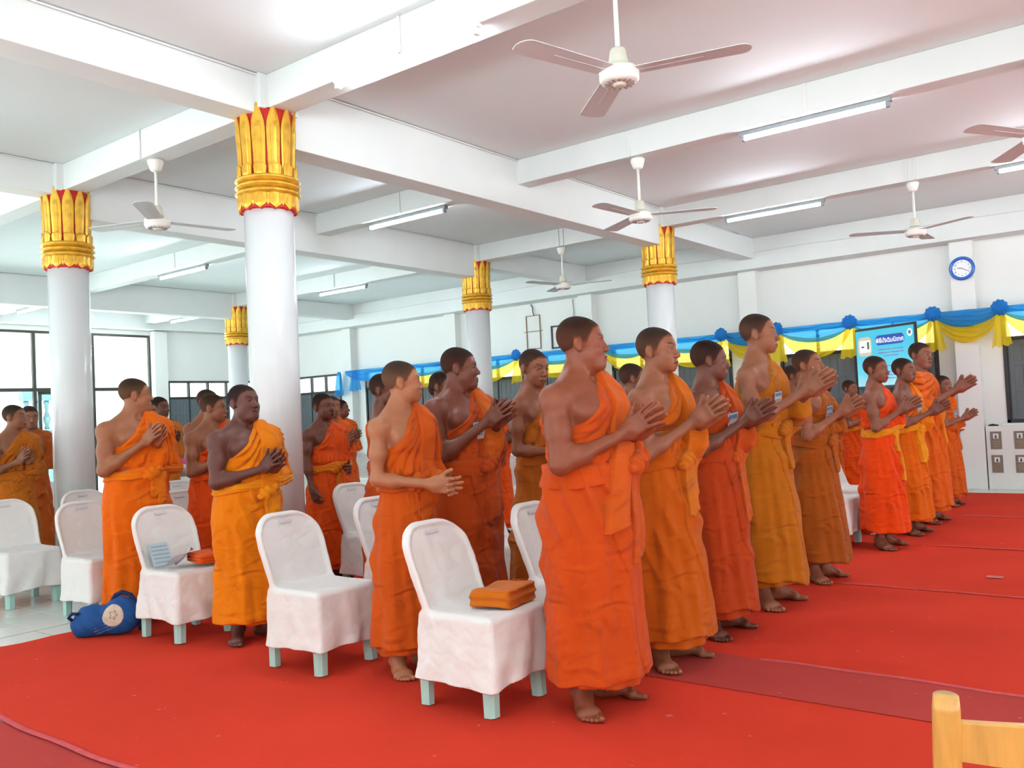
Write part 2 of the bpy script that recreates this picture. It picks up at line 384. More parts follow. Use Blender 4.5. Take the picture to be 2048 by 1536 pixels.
def shutter_leaf(parent, x0, x1, z0, z1, y, axis='x'):
    """one louvred leaf: stiles, rails and three sunk panels"""
    def bb(mb, a0, a1, c0, c1, d0, d1, ch=0.003):
        if axis == 'x': mb.box(a0, a1, y + d0, y + d1, c0, c1, ch=ch)
        else: mb.box(XE - d1, XE - d0, a0, a1, c0, c1, ch=ch)
    f = MB(); bb(f, x0, x0 + 0.055, z0, z1, 0, 0.035); bb(f, x1 - 0.055, x1, z0, z1, 0, 0.035)
    for zz in (z0, z0 + (z1 - z0) * 0.36, z0 + (z1 - z0) * 0.68, z1 - 0.06): bb(f, x0 + 0.05, x1 - 0.05, zz, zz + 0.06, 0.002, 0.033)
    bb(f, x0 - 0.02, x1 + 0.02, z0 - 0.02, z1 + 0.02, 0.022, 0.034, 0.0)
    leaf = f.build('shutter_leaf', SHUT, parent)
    n = 4; w = (x1 - x0 - 0.10) / n
    for k in range(n):
        p = MB(); bb(p, x0 + 0.05 + k * w + 0.002, x0 + 0.05 + (k + 1) * w - 0.002, z0 + 0.03, z1 - 0.03, 0.010, 0.0205, 0.002); p.build('slat', SHUT, leaf)
for (a0, a1) in bays[:-1]:
    wn += 1; r = empty('window_%d' % wn, ((a0 + a1) / 2, YF, 0.86)); r['kind'] = 'structure'; P = lambda o: o
    def wp(mb, nm, m_, par): 
        o = mb.build(nm, m_, par); o.matrix_parent_inverse = Matrix.Translation((-(a0 + a1) / 2, -YF, -0.86)); return o
    f = MB()
    for z in (0.86, 1.955, 2.325): f.box(a0, a1, YF - 0.015, YF + 0.08, z, z + 0.045, ch=0.003)
    for x in (a0, a1 - 0.045): f.box(x, x + 0.045, YF - 0.015, YF + 0.08, 0.86, 2.37, ch=0.003)
    nb = max(2, round((a1 - a0) / 0.57)); w = (a1 - a0 - 0.09) / nb
    for k in range(1, nb): f.box(a0 + 0.045 + k * w - 0.014, a0 + 0.045 + k * w + 0.014, YF - 0.01, YF + 0.06, 0.88, 2.35, ch=0.003)
    wp(f, 'window_frame', DARKF, r)
    for k in range(nb):
        x0 = a0 + 0.045 + k * w
        wp(MB().box(x0 + 0.014, x0 + w - 0.014, YF + 0.03, YF + 0.036, 2.0, 2.325), 'pane', GLASS, r)
    sh = empty('shutter_set'); sh.parent = r; sh.matrix_parent_inverse = Matrix.Translation((-(a0 + a1) / 2, -YF, -0.86))
    for k in range(nb):
        x0 = a0 + 0.045 + k * w; shutter_leaf(sh, x0 + 0.016, x0 + w - 0.016, 0.91, 1.952, YF + 0.005)
    struct(MB().box(a0 - 0.06, a1 + 0.06, YF - 0.05, YF + 0.05, 0.83, 0.862, ch=0.004), 'sill_%d' % wn, PAINT)

# ---- end wall (X-) with big glazed doors, and shuttered window near the corner
b = MB()
b.box(XE - 0.2, XE, YN - 0.2, YF + 0.2, 3.32, ZC); b.box(XE - 0.2, XE, YN - 0.2, -2.6, 0, 3.32)
b.box(XE - 0.2, XE, 3.35, 4.0, 0, 3.32); b.box(XE - 0.2, XE, 10.07, 10.47, 0, 3.32)
b.box(XE - 0.2, XE, 10.47, 12.9, 0, 0.86); b.box(XE - 0.2, XE, 10.47, 12.9, 2.35, 3.32); b.box(XE - 0.2, XE, 12.9, YF + 0.2, 0, 3.32)
struct(b, 'wall_end', PAINT)
struct(MB().box(XE - 0.01, XE + 0.16, 10.08, 10.38, 0, 3.4, ch=0.006), 'pilaster_8', PAINT); struct(MB().box(XE - 0.01, XE + 0.3, YN, YF, 3.42, ZC, ch=0.006), 'beam_wall_end', BEAM)
struct(MB().box(XE - 0.01, XE + 0.16, 3.4, 3.95, 0, 3.4, ch=0.006), 'pilaster_9', PAINT)
def glazing(name, y0, y1, mull, zbar=2.18, ztop=3.32):
    r = empty(name, (XE, (y0 + y1) / 2, 0)); r['kind'] = 'structure'; inv = Matrix.Translation((-XE, -(y0 + y1) / 2, 0))
    f = MB()
    for z in (0.0, zbar - 0.035, ztop - 0.05): f.box(XE - 0.07, XE - 0.005, y0, y1, z, z + 0.07 if z != ztop - 0.05 else ztop, ch=0.004)
    ys = [y0] + list(mull) + [y1]
    for y in ys: f.box(XE - 0.065, XE - 0.0, y - 0.03, y + 0.03, 0, ztop, ch=0.004)
    o = f.build('window_frame', BRONZE, r); o.matrix_parent_inverse = inv
    for k in range(len(ys) - 1):
        for z0, z1 in ((0.07, zbar - 0.035), (zbar + 0.035, ztop - 0.05)):
            o = MB().box(XE - 0.04, XE - 0.034, ys[k] + 0.03, ys[k + 1] - 0.03, z0, z1).build('pane', GLASS, r); o.matrix_parent_inverse = inv
        if k % 2 == 1:
            s_ = MB(); m0 = ys[k] + 0.09; s_.box(XE - 0.10, XE - 0.07, m0, m0 + 0.06, 0.05, zbar - 0.03, ch=0.003); s_.box(XE - 0.10, XE - 0.07, ys[k + 1] - 0.1, ys[k + 1] - 0.04, 0.05, zbar - 0.03, ch=0.003); s_.box(XE - 0.10, XE - 0.07, m0, ys[k + 1] - 0.04, 0.05, 0.12, ch=0.003); s_.box(XE - 0.10, XE - 0.07, m0, ys[k + 1] - 0.04, zbar - 0.09, zbar - 0.03, ch=0.003)
            o = s_.build('sliding_sash', BRONZE, r); o.matrix_parent_inverse = inv
glazing('window_10', 4.0, 10.07, (5.4, 6.6, 7.70, 8.84))
glazing('window_11', -2.6, 3.35, (-1.1, 0.4, 1.9))
r = empty('window_12', (XE, 11.7, 0.86)); r['kind'] = 'structure'; inv = Matrix.Translation((-XE, -11.7, -0.86)); f = MB()
for z in (0.86, 1.955, 2.305): f.box(XE - 0.08, XE + 0.012, 10.47, 12.9, z, z + 0.045, ch=0.003)
for k in range(6): y = 10.49 + k * 0.478; f.box(XE - 0.07, XE + 0.008, y - 0.016, y + 0.016, 0.88, 2.33, ch=0.003)
o = f.build('window_frame', DARKF, r); o.matrix_parent_inverse = inv
sh = empty('shutter_set'); sh.parent = r; sh.matrix_parent_inverse = inv
for k in range(5):
    y = 10.49 + k * 0.478; o = MB().box(XE - 0.04, XE - 0.034, y + 0.016, y + 0.462, 2.0, 2.305).build('pane', GLASS, r); o.matrix_parent_inverse = inv
    shutter_leaf(sh, y + 0.018, y + 0.46, 0.91, 1.952, 0, 'y')
# ---- near wall (Y-) and right wall: wide open bays that let the daylight in
b = MB(); b.box(XE - 0.2, XR, YN - 0.2, YN, 3.3, ZC)
for x in (XE - 0.2, -14.3, -11.3, -8.3, -5.3, -2.3, 0.8, 3.9): b.box(x, x + 0.3, YN - 0.2, YN, 0, 3.3)
b.box(XE - 0.2, XR, YN - 0.2, YN, 0, 0.8)
struct(b, 'wall_near', PAINT)
b = MB(); b.box(XR, XR + 0.2, YN - 0.2, YF + 0.2, 3.2, ZC); b.box(XR, XR + 0.2, YN - 0.2, YF + 0.2, 0, 0.4)
for y in (YN - 0.2, -0.4, 3.6, 7.6, 11.6): b.box(XR, XR + 0.2, y, y + 0.8, 0.4, 3.2)
struct(b, 'wall_right', PAINT)
for nm, (x0, x1, y0, y1) in (('sky_blocker_1', (XE - 1.0, XR + 1.0, YN - 1.0, YN - 0.2)), ('sky_blocker_2', (XR + 0.2, XR + 1.0, YN - 0.2, YF + 0.2))):
    struct(MB().box(x0, x1, y0, y1, 3.62, 3.80), nm, CEIL)  # unseen overhangs added to cut direct sky and leave the ground bounce
# ---- outside: pale ground and the balustrade of the neighbouring building
struct(MB().box(-60, 40, -60, 60, -0.5, -0.14), 'ground', mat('outside_paving', (196, 204, 206), 0.9, noise=0.1, nscale=2))
bal = empty('balcony', (-24, 11, 0), 0, 'pale teal balustrade of a neighbouring building seen through the window', 'balustrade')
TEAL = mat('teal_paint', (88, 122, 126), 0.6)
MB().box(-0.12, 0.12, -0.75, 0.22, 2.22, 2.46, ch=0.02).build('top_rail', TEAL, bal); MB().box(-0.12, 0.12, -0.75, 0.22, 1.28, 1.46, ch=0.02).build('bottom_rail', TEAL, bal)
MB().box(-0.3, 0.3, -0.75, 0.22, -0.14, 1.28, ch=0.02).build('balcony_base', TEAL, bal)
bme = MB().lathe([(0.05, 1.46), (0.075, 1.50), (0.045, 1.56), (0.09, 1.68), (0.095, 1.76), (0.06, 1.86), (0.04, 1.96), (0.055, 2.04), (0.05, 2.1), (0.08, 2.16), (0.06, 2.22)], 14).mesh('baluster')
for k in range(4): link('baluster', bme, TEAL, bal, (0, -0.62 + k * 0.26, 0))

# ---------------------------------------------------------------- columns
GOLD = mat('gilded_stucco', (232, 178, 58), 0.32, 0.45, noise=0.22, nscale=18, bump=0.12, bscale=30)
REDP = mat('red_lacquer', (196, 30, 24), 0.5, noise=0.12, nscale=20)
SHAFT = mat('column_gloss', (228, 231, 232), 0.22, noise=0.012, nscale=2, spec=0.5)
def petal_mesh(name, L, W, rb, rt, tipw, thick, n=9, down=False):
    """pointed leaf wrapped on a slightly flaring cylinder, with a raised centre panel"""
    b = MB(); nu = 6
    def wd(t): return W * (0.86 + 0.14 * min(1, t * 1.6)) * (1.0 if t < 0.62 else max(0.03, (1 - ((t - 0.62) / 0.38) ** tipw)))
    def pt(u, v, k):
        t = v; w = wd(t); a = (u - 0.5) * w; r = rb + (rt - rb) * t ** 1.6
        inner = 1.0 if abs(u - 0.5) < 0.22 and 0.0 < t < 0.72 else 0.0
        edge = (1 - (2 * abs(u - 0.5)) ** 2)
        rr = r + k * (thick * (0.55 + 0.45 * edge) + (thick * 0.35 if inner else 0))
        an = a / rb; z = (-t if down else t) * L
        return Vector((rr * math.cos(an), rr * math.sin(an), z))
    us = [0, 0.12, 0.27, 0.30, 0.5, 0.70, 0.73, 0.88, 1]; vs_ = [i / n for i in range(n + 1)]
    vs = [pt(u, v, 1) for v in vs_ for u in us] + [pt(u, v, -0.4) for v in vs_ for u in us]; w = len(us); N = len(vs_) * w; fs = []
    for j in range(n):
        for i in range(w - 1): fs.append((j * w + i, j * w + i + 1, (j + 1) * w + i + 1, (j + 1) * w + i)); fs.append((N + j * w + i + 1, N + j * w + i, N + (j + 1) * w + i, N + (j + 1) * w + i + 1))
        fs.append((j * w, (j + 1) * w, N + (j + 1) * w, N + j * w)); fs.append(((j + 1) * w + w - 1, j * w + w - 1, N + j * w + w - 1, N + (j + 1) * w + w - 1))
    for i in range(w - 1): fs.append((n * w + i, n * w + i + 1, N + n * w + i + 1, N + n * w + i)); fs.append((i + 1, i, N + i, N + i + 1))
    b.add(vs, fs, False); return b.mesh(name)
P_LONG = petal_mesh('long_petal', 0.50, 0.090, 0.186, 0.212, 1.9, 0.013, 12); P_UP = petal_mesh('upright_petal', 0.098, 0.092, 0.200, 0.205, 1.5, 0.011, 7)
P_DN = petal_mesh('hanging_petal', 0.112, 0.094, 0.203, 0.203, 1.5, 0.011, 7, True); P_SM = petal_mesh('small_petal', 0.088, 0.034, 0.200, 0.200, 1.4, 0.008, 5, True)
def column(x, y, label):
    c = empty('column', (x, y, 0), 0.13, label, 'column', 'white columns with gilded lotus capitals'); c['kind'] = 'structure'
    MB().lathe([(0.175, 0.0), (0.175, 2.98)], 48).build('shaft', SHAFT, c)
    cap = MB().lathe([(0.190, 2.83), (0.192, 3.0), (0.182, 3.1), (0.188, 3.4), (0.206, 3.535), (0.203, 3.54)], 36).build('capital_core', REDP, c)
    rim = MB()
    n = 96; vs = []; fs = []
    for k in range(n):
        a = 2 * math.pi * k / n; z = 2.822 + 0.014 * abs(math.sin(6 * a)) 
        for r, zz in ((0.186, 2.86), (0.200, 2.86), (0.199, z), (0.174, z)): vs.append((r * math.cos(a), r * math.sin(a), zz))
    for k in range(n):
        k2 = (k + 1) % n
        for i in range(3): fs.append((k * 4 + i, k2 * 4 + i, k2 * 4 + i + 1, k * 4 + i + 1))
    rim.add(vs, fs); rim.build('red_edging', REDP, c)
    for z in (2.955, 3.003, 3.050):
        MB().lathe([(0.196, z - 0.024), (0.212, z - 0.020), (0.232, z - 0.004), (0.233, z + 0.004), (0.214, z + 0.018), (0.196, z + 0.024)], 40, cap=False).build('ring', GOLD, c)
    for k in range(12):
        a = k * math.pi / 6; link('long_petal', P_LONG, GOLD, c, (0, 0, 3.07), (0, 0, a)); link('upright_petal', P_UP, GOLD, c, (0, 0, 3.065), (0, 0, a + 0.02))
        link('hanging_petal', P_DN, GOLD, c, (0, 0, 2.94), (0, 0, a)); link('small_petal', P_SM, GOLD, c, (0, 0, 2.935), (0, 0, a + math.pi / 12))
    return c
column(-5.18, 3.954, 'closest white column, gilded lotus capital, behind the dark skinned boy')
column(-8.19, 3.954, 'white column with gilded capital beside the leftmost seats on white tiles')
column(-5.18, 9.925, 'white column with gilded capital rising behind the front row heads')
column(-8.19, 9.925, 'white column with gilded capital behind the stout moustached monk')
column(-14.1, 9.925, 'farthest column, mostly hidden behind the closest column')

# ---------------------------------------------------------------- fluorescent lamps
TUBE = mat('lamp_tube', (255, 255, 255), 0.3, emit=((236, 246, 255), 95.0)); LAMPH = mat('lamp_housing', (150, 158, 160), 0.35, 0.3); LAMPW = mat('lamp_cap', (240, 242, 244), 0.4)
def lamp(x, y, label, housing=True, L=1.2):
    r = empty('fluorescent_lamp', (x, y, 3.54), 0, label, 'lamp', 'fluorescent lamps under the beams')
    if housing:
        b = MB(); b.box(-L / 2, L / 2, -0.028, 0.028, -0.036, 0.0, ch=0.004); b.build('housing', LAMPH, r)
        z = -0.052
    else: z = -0.04; MB().box(-L / 2, L / 2, -0.02, 0.02, -0.022, 0, ch=0.003).build('housing', LAMPW, r)
    t = MB(); t.tube([(-L / 2 + 0.03, 0, z), (L / 2 - 0.03, 0, z)], 0.018, 12); t.build('tube', TUBE, r)
    for s_ in (-1, 1):
        e = MB(); e.box(s_ * (L / 2 - 0.03) - 0.014, s_ * (L / 2 - 0.03) + 0.014, -0.022, 0.022, z - 0.022, 0, ch=0.004); e.build('end_cap', LAMPW if not housing else LAMPH, r)
lamp(-3.69, 3.86, 'bare fluorescent tube lamp under the closest beam, large and glaring', False, 1.24)
lamp(-2.21, 6.94, 'fluorescent lamp with grey housing, right of the closest fan', True)
lamp(-3.67, 9.925, 'fluorescent lamp between two small fans above the front row', True)
lamp(-0.78, 9.925, 'fluorescent lamp cut off by the right picture edge', True)
lamp(-6.69, 6.94, 'fluorescent lamp just right of the closest column', True)
lamp(-11.07, 6.94, 'fluorescent lamp between the two gilded columns at left', True)
lamp(-11.11, 9.925, 'fluorescent lamp above the yawning boy, right of the column', True)
lamp(-15.73, 9.925, 'small distant fluorescent lamp above the shuttered corner window', True)
lamp(-15.68, 6.94, 'small distant fluorescent lamp at the far left above the glazed doors', True)
lamp(-1.2, 0.97, 'added unseen fluorescent lamp over the photographer', True); lamp(-9.5, 0.97, 'added fluorescent lamp over the left seats outside the picture', True)  # both invented, out of view, extra light for the hall

# ---------------------------------------------------------------- ceiling fans
FANW = mat('fan_enamel', (240, 238, 230), 0.35, noise=0.03, nscale=10); FANC = mat('fan_cream', (214, 212, 196), 0.5, noise=0.05, nscale=12); FANB = mat('fan_blade', (206, 208, 208), 0.45); SLOT = mat('fan_slot', (150, 136, 134), 0.6)
def blade_mesh():
    b = MB(); out = []; N = 14
    def prof(t): return 0.062 + 0.012 * t
    top = []; 
    xs = [0.10 + 0.52 * k / N for k in range(N + 1)]
    pts = [(x, prof((x - .1) / .52)) for x in xs]
    a0, r0 = xs[-1], prof(1)
    cap = [(a0 + 0.055 * math.sin(a), r0 * math.cos(a)) for a in np.linspace(0, math.pi, 9)[1:-1]]
    outline = pts + cap + [(x, -w) for x, w in reversed(pts)]
    vs = []; n = len(outline)
    for z in (0.0, 0.004):
        for x, y in outline: vs.append((x, y, z + y * 0.07 - 0.5 * y * y))
    fs = [tuple(range(n - 1, -1, -1)), tuple(range(n, 2 * n))] + [(k, (k + 1) % n, (k + 1) % n + n, k + n) for k in range(n)]
    b.add(vs, fs); b.box(0.10, 0.44, -0.004, 0.004, -0.004, 0.002); return b.mesh('blade')
BLADE = blade_mesh()
def fan(x, y, ang, label, ztop=3.54):
    r = empty('ceiling_fan', (x, y, ztop), math.radians(ang), label, 'fan', 'three blade ceiling fans')
    MB().lathe([(0.03, -0.10), (0.045, -0.085), (0.062, -0.03), (0.065, -0.012), (0.058, -0.004), (0.05, 0.0)], 20).build('canopy', FANW, r)
    MB().tube([(0, 0, -0.08), (0, 0, -0.42)], 0.0125, 10).build('down_rod', FANW, r)
    MB().lathe([(0.052, -0.475), (0.050, -0.45), (0.042, -0.40), (0.036, -0.39), (0.014, -0.385)], 20).build('motor_cover', FANC, r)
    m_ = MB().lathe([(0.055, -0.575), (0.092, -0.57), (0.103, -0.555), (0.104, -0.535), (0.100, -0.53), (0.104, -0.525), (0.104, -0.505), (0.095, -0.495), (0.05, -0.485), (0.03, -0.47)], 32).build('motor_housing', FANW, r)
    MB().lathe([(0.022, -0.588), (0.033, -0.584), (0.036, -0.574)], 16).build('bottom_boss', FANC, m_)
    for k in range(14):
        a = 2 * math.pi * k / 14; s_ = MB().box(0.048, 0.078, -0.004, 0.004, -0.5785, -0.572); s_.build('cooling_slot', SLOT, m_, rot=(0, 0, a))
    for k in range(3):
        a = 2 * math.pi * k / 3
        br = MB().box(0.08, 0.17, -0.022, 0.022, -0.512, -0.506, ch=0.002).build('blade_bracket', FANW, r, rot=(0, 0, a))
        link('blade', BLADE, FANB, r, (0, 0, -0.516), (0, 0, a))
fan(-2.235, 3.954, 15, 'closest ceiling fan, large white, above the two leading monks', 3.56)
fan(-3.78, 6.94, 26, 'ceiling fan below the middle beam, left of the long lamp')
fan(-2.15, 9.925, -29, 'ceiling fan near the wall clock')
fan(-6.65, 3.954, 80, 'ceiling fan between the two gilded columns on the left')
fan(-6.65, 9.925, 20, 'ceiling fan in front of the wall, beside the middle gilded capital')
fan(-0.68, 6.94, 0, 'ceiling fan partly cut off by the right picture edge')
# ---------------------------------------------------------------- bunting on the far wall
BLUE = mat('blue_satin', (34, 150, 222), 0.45, sheen=0.3, trans=0.45, bump=0.1, bscale=40); YEL = mat('yellow_satin', (246, 214, 20), 0.5, sheen=0.3, trans=0.45, bump=0.1, bscale=40)
YS = 12.93
for m_, tint in ((BLUE, (120, 205, 250)), (YEL, (255, 240, 150))):      # thin satin lets some light straight through
    nt = m_.node_tree; out = nt.nodes['Material Output']; src = out.inputs[0].links[0].from_socket; tr = nn(nt, 'ShaderNodeBsdfTransparent'); tr.inputs[0].default_value = lin(tint) + (1,)
    mx = nn(nt, 'ShaderNodeMixShader'); mx.inputs[0].default_value = 0.30; nt.links.new(src, mx.inputs[1]); nt.links.new(tr.outputs[0], mx.inputs[2]); nt.links.new(mx.outputs[0], out.inputs[0])
BUNT = empty('bunting', (-2.27, YS, 2.4), 0, 'blue and yellow satin bunting swagged along the far wall', 'bunting'); BINV = Matrix.Translation((2.27, -YS, -2.4))
def hang(o): o.parent = BUNT; o.matrix_parent_inverse = BINV; return o
def swag(x0, x1, zt, d0, d1, m_, name, seed, depth=0.05, back=0.0):
    def fn(u, v):
        s_ = (4 * u * (1 - u)) ** 0.75; x = x0 + (x1 - x0) * (u + 0.02 * math.sin(v * 5 + seed) * 4 * u * (1 - u))
        za = zt - 0.02 - d0 * s_; zb = zt - 0.07 - d1 * s_; k = v + 0.03 * math.sin(u * 17 + seed)
        z = za + (zb - za) * v
        y = YS + back - 0.012 - depth * s_ * (0.35 + 0.65 * v) - (0.008 + 0.014 * s_) * math.sin(k * 22 + 1.1 * math.sin(u * 7 + seed)) - 0.012 * math.sin(v * 3.1)
        return Vector((x, y, z))
    b = MB(); b.grid(fn, 28, 26); return hang(b.build(name, m_))
ROS = npmesh('rosette', *surface(lambda p: d_ell(p, (0, 0, 0), (0.105, 0.055, 0.100)) - 0.006 * np.sin(np.arctan2(p[:, 2], p[:, 0]) * 11 + 6 * np.sqrt(p[:, 0] ** 2 + p[:, 2] ** 2) / 0.1) * np.clip(np.sqrt(p[:, 0] ** 2 + p[:, 2] ** 2) / 0.08, 0, 1) + 0.012 * np.exp(-(p[:, 0] ** 2 + p[:, 2] ** 2) / 0.0006) - 0.005 * wob(p, 50, 2), (-0.13, -0.08, -0.13), (0.13, 0.08, 0.13), 0.008)[:2], True)
def tail(x, z0, z1, w, m_, seed):
    def fn(u, v):
        ww = w * (0.35 + 0.65 * v ** 0.7); return Vector((x + (u - 0.5) * 2 * ww, YS - 0.085 - 0.014 * math.sin(u * 17 + seed) * (0.4 + 0.6 * v) - 0.01 * v, z0 + (z1 - z0) * v + 0.012 * math.sin(u * 17 + seed + 1) * v + 0.02 * v * (u - 0.5)))
    b = MB(); b.grid(fn, 26, 12); hang(b.build('cloth_tail', m_))
RX = [-14.45, -12.9, -11.35, -9.72, -7.92, -6.80, -5.68, -4.80, -3.73, -2.63, -1.83, -0.75]
for i in range(len(RX) - 1):
    a, c = RX[i], RX[i + 1]; zt = 2.41; w = c - a > 0.9
    swag(a, c, zt, 0.0, 0.21 if w else 0.18, BLUE, 'blue_swag', i * 1.3, 0.05, -0.02)
    if i >= 1: swag(a, c, zt - 0.04, 0.15, 0.40 if w else 0.35, YEL, 'yellow_swag', i * 2.1, 0.03, 0.02)
for i, x in enumerate(RX):
    if i >= 2: o = link('rosette', ROS, BLUE, None, (x, YS - 0.10, 2.37), (0, i * 0.7, 0)); hang(o); tail(x, 2.30, 1.87, 0.13 + 0.02 * math.sin(i), YEL, i)
tail(-14.6, 2.38, 1.86, 0.16, BLUE, 3); tail(-14.1, 2.38, 1.95, 0.2, BLUE, 5)

# ---------------------------------------------------------------- clock
ck = empty('wall_clock', (-2.26, 12.965, 2.95), 0, 'round blue rimmed wall clock on the white pilaster', 'clock')
R90 = Matrix.Rotation(math.pi / 2, 4, 'X')
MB().lathe([(0.118, 0.0), (0.150, 0.004), (0.160, 0.016), (0.156, 0.034), (0.140, 0.044), (0.124, 0.040), (0.116, 0.022)], 48, R90, cap=False).build('clock_rim', mat('blue_plastic', (22, 98, 196), 0.18, coat=0.4), ck)
face = MB().lathe([(0.0005, 0.02), (0.12, 0.02)], 48, R90, cap=False).build('clock_face', mat('clock_face', (244, 246, 250), 0.3), ck)
INK = mat('clock_ink', (40, 44, 52), 0.5)
def text_mesh(body, size, font_bold=0.0):
    cu = bpy.data.curves.new('lettering', 'FONT'); cu.body = body; cu.size = size; cu.align_x = 'CENTER'; cu.align_y = 'CENTER'; cu.offset = font_bold; cu.extrude = 0.0006; cu.resolution_u = 3
    o = bpy.data.objects.new('lettering', cu); COL.objects.link(o); bpy.context.view_layer.update()
    me = bpy.data.meshes.new_from_object(o.evaluated_get(bpy.context.evaluated_depsgraph_get())); bpy.data.objects.remove(o); me.materials.clear(); return me
for h in range(1, 13):
    a = math.pi / 2 - h * math.pi / 6; link('numeral', text_mesh(str(h), 0.034), INK, ck, (0.092 * math.cos(a), -0.0215, 0.092 * math.sin(a)), (math.pi / 2, 0, 0))
for L, w, hh in ((0.055, 0.004, 9.33), (0.080, 0.003, 20 / 5.0 * 1.0)):
    a = math.pi / 2 - hh * math.pi / 6; hd = MB().box(-0.012, L, -0.026, -0.024, -w, w); hd.build('clock_hand', INK, ck, rot=(0, -a, 0))

# ---------------------------------------------------------------- presentation screen on a stand
sl_, sr_ = Vector((-3.62, 12.72, 0)), Vector((-2.74, 12.20, 0)); dv = sr_ - sl_; SW = dv.length; ang = math.atan2(dv.y, dv.x)
scn = empty('presentation_screen', tuple((sl_ + sr_) / 2), ang, 'large cyan lit presentation screen with blue title on a stand', 'screen')
Z0, Z1 = 1.44, 2.21
b = MB(); b.box(-SW / 2 - 0.012, SW / 2 + 0.012, 0.0, 0.05, Z0 - 0.04, Z1 + 0.035, ch=0.006); b.build('bezel', mat('screen_bezel', (22, 24, 30), 0.3), scn)
def screen_mat():
    m_ = mat('screen_glow', (0, 0, 0), 0.25); nt = m_.node_tree; p = nt.nodes['Principled BSDF']; tc = nn(nt, 'ShaderNodeTexCoord'); sx = nn(nt, 'ShaderNodeSeparateXYZ'); nt.links.new(tc.outputs['Object'], sx.inputs[0])
    mr = nn(nt, 'ShaderNodeMapRange'); mr.inputs['From Min'].default_value = Z0; mr.inputs['From Max'].default_value = Z1; nt.links.new(sx.outputs['Z'], mr.inputs[0])
    nz = nn(nt, 'ShaderNodeTexNoise'); nz.inputs['Scale'].default_value = 3.0; nt.links.new(tc.outputs['Object'], nz.inputs['Vector'])
    ad = nn(nt, 'ShaderNodeMath', operation='MULTIPLY_ADD'); ad.inputs[1].default_value = 0.5; nt.links.new(nz.outputs['Fac'], ad.inputs[0]); nt.links.new(mr.outputs[0], ad.inputs[2])
    cr = nn(nt, 'ShaderNodeValToRGB'); e = cr.color_ramp.elements; e[0].position = 0.12; e[0].color = lin((206, 240, 246)) + (1,); e[1].position = 1.25 if False else 1.0; e[1].color = lin((60, 200, 232)) + (1,); x = e.new(0.5); x.color = lin((96, 214, 238)) + (1,)
    nt.links.new(ad.outputs[0], cr.inputs[0]); nt.links.new(cr.outputs[0], p.inputs['Emission Color']); p.inputs['Emission Strength'].default_value = 0.8
    return m_
def glow(name, c, e=0.8):
    m_ = mat(name, (0, 0, 0), 0.4, emit=(c, e)); m_.cycles.emission_sampling = 'NONE'; return m_
disp = MB().box(-SW / 2, SW / 2, -0.002, 0.0005, Z0, Z1).build('display', screen_mat(), scn)
X90 = Matrix.Rotation(math.pi / 2, 4, 'X')
def rr_outline(cx, cz, w, h, n=6, k=0.5):
    pts = []
    for sx, sz, a0 in ((1, 1, 0), (-1, 1, 90), (-1, -1, 180), (1, -1, 270)):
        for i in range(n + 1):
            a = math.radians(a0 + 90 * i / n); r = h * k; pts.append((cx + sx * (w / 2 - r) + r * math.cos(a), cz + sz * (h / 2 - r) + r * math.sin(a)))
    return pts
def flat(outline, d0, d1, name, m_, par): 
    b = MB(); b.prism(outline, d0, d1, X90); return b.build(name, m_, par)
flat(rr_outline(0.10, 2.055, 0.50, 0.135, 6, 0.45), 0.002, 0.004, 'title_plate', glow('title_blue', (24, 84, 196), 0.7), disp)
link('title_lettering', text_mesh('พิธีปัจฉิมนิเทศ', 0.085, 0.0012), glow('title_white', (250, 252, 255), 1.0), disp, (0.10, -0.0055, 2.045), (math.pi / 2, 0, 0))
TXT = glow('text_violet', (150, 110, 190), 0.7)
for z, w, n in ((1.925, 0.44, 13), (1.880, 0.42, 12), (1.838, 0.24, 8), (1.70, 0.16, 5), (1.62, 0.40, 12), (1.575, 0.44, 14), (1.535, 0.30, 9)):
    ln = MB(); rr = random.Random(int(z * 1000)); x = 0.10 - w / 2
    while x < 0.10 + w / 2: c = rr.uniform(0.010, 0.034); ln.box(x, x + c, -0.0045, -0.0035, z - 0.007 + rr.uniform(0, 0.004), z + 0.007 + rr.uniform(-0.003, 0.004)); x += c + 0.006
    ln.build('text_line', TXT, disp)
em = flat([(0.445 + 0.045 * math.cos(a), 2.115 + 0.052 * math.sin(a)) for a in np.linspace(0, 2 * math.pi, 25)[:-1]], 0.002, 0.004, 'emblem_disc', glow('emblem_pale', (226, 240, 240), 0.9), disp)
flat([(0.445 + 0.022 * math.cos(a), 2.118 + 0.026 * math.sin(a)) for a in np.linspace(0, 2 * math.pi, 17)[:-1]], 0.004, 0.005, 'emblem_mark', glow('emblem_dark', (110, 140, 130), 0.5), disp)
flat(rr_outline(-0.35, 1.99, 0.25, 0.26, 5, 0.25), 0.002, 0.003, 'picture_blot', glow('blot_sand', (222, 206, 176), 0.8), disp)
flat(rr_outline(-0.345, 1.99, 0.20, 0.17, 4, 0.08), 0.003, 0.0045, 'picture_device', glow('device_white', (238, 244, 240), 0.9), disp)
flat(rr_outline(-0.285, 2.00, 0.035, 0.10, 3, 0.05), 0.0045, 0.0055, 'device_window', glow('device_green', (96, 140, 120), 0.4), disp)
flat(rr_outline(-0.385, 1.985, 0.05, 0.02, 3, 0.1), 0.0045, 0.0055, 'device_badge', glow('device_grey', (100, 110, 112), 0.4), disp)
st = MB(); st.box(-0.03, 0.03, 0.03, 0.07, 0.06, Z0 + 0.2, ch=0.005); st.box(-0.35, 0.35, -0.2, 0.25, 0.0125, 0.06, ch=0.01); st.build('stand', mat('screen_bezel'), scn)

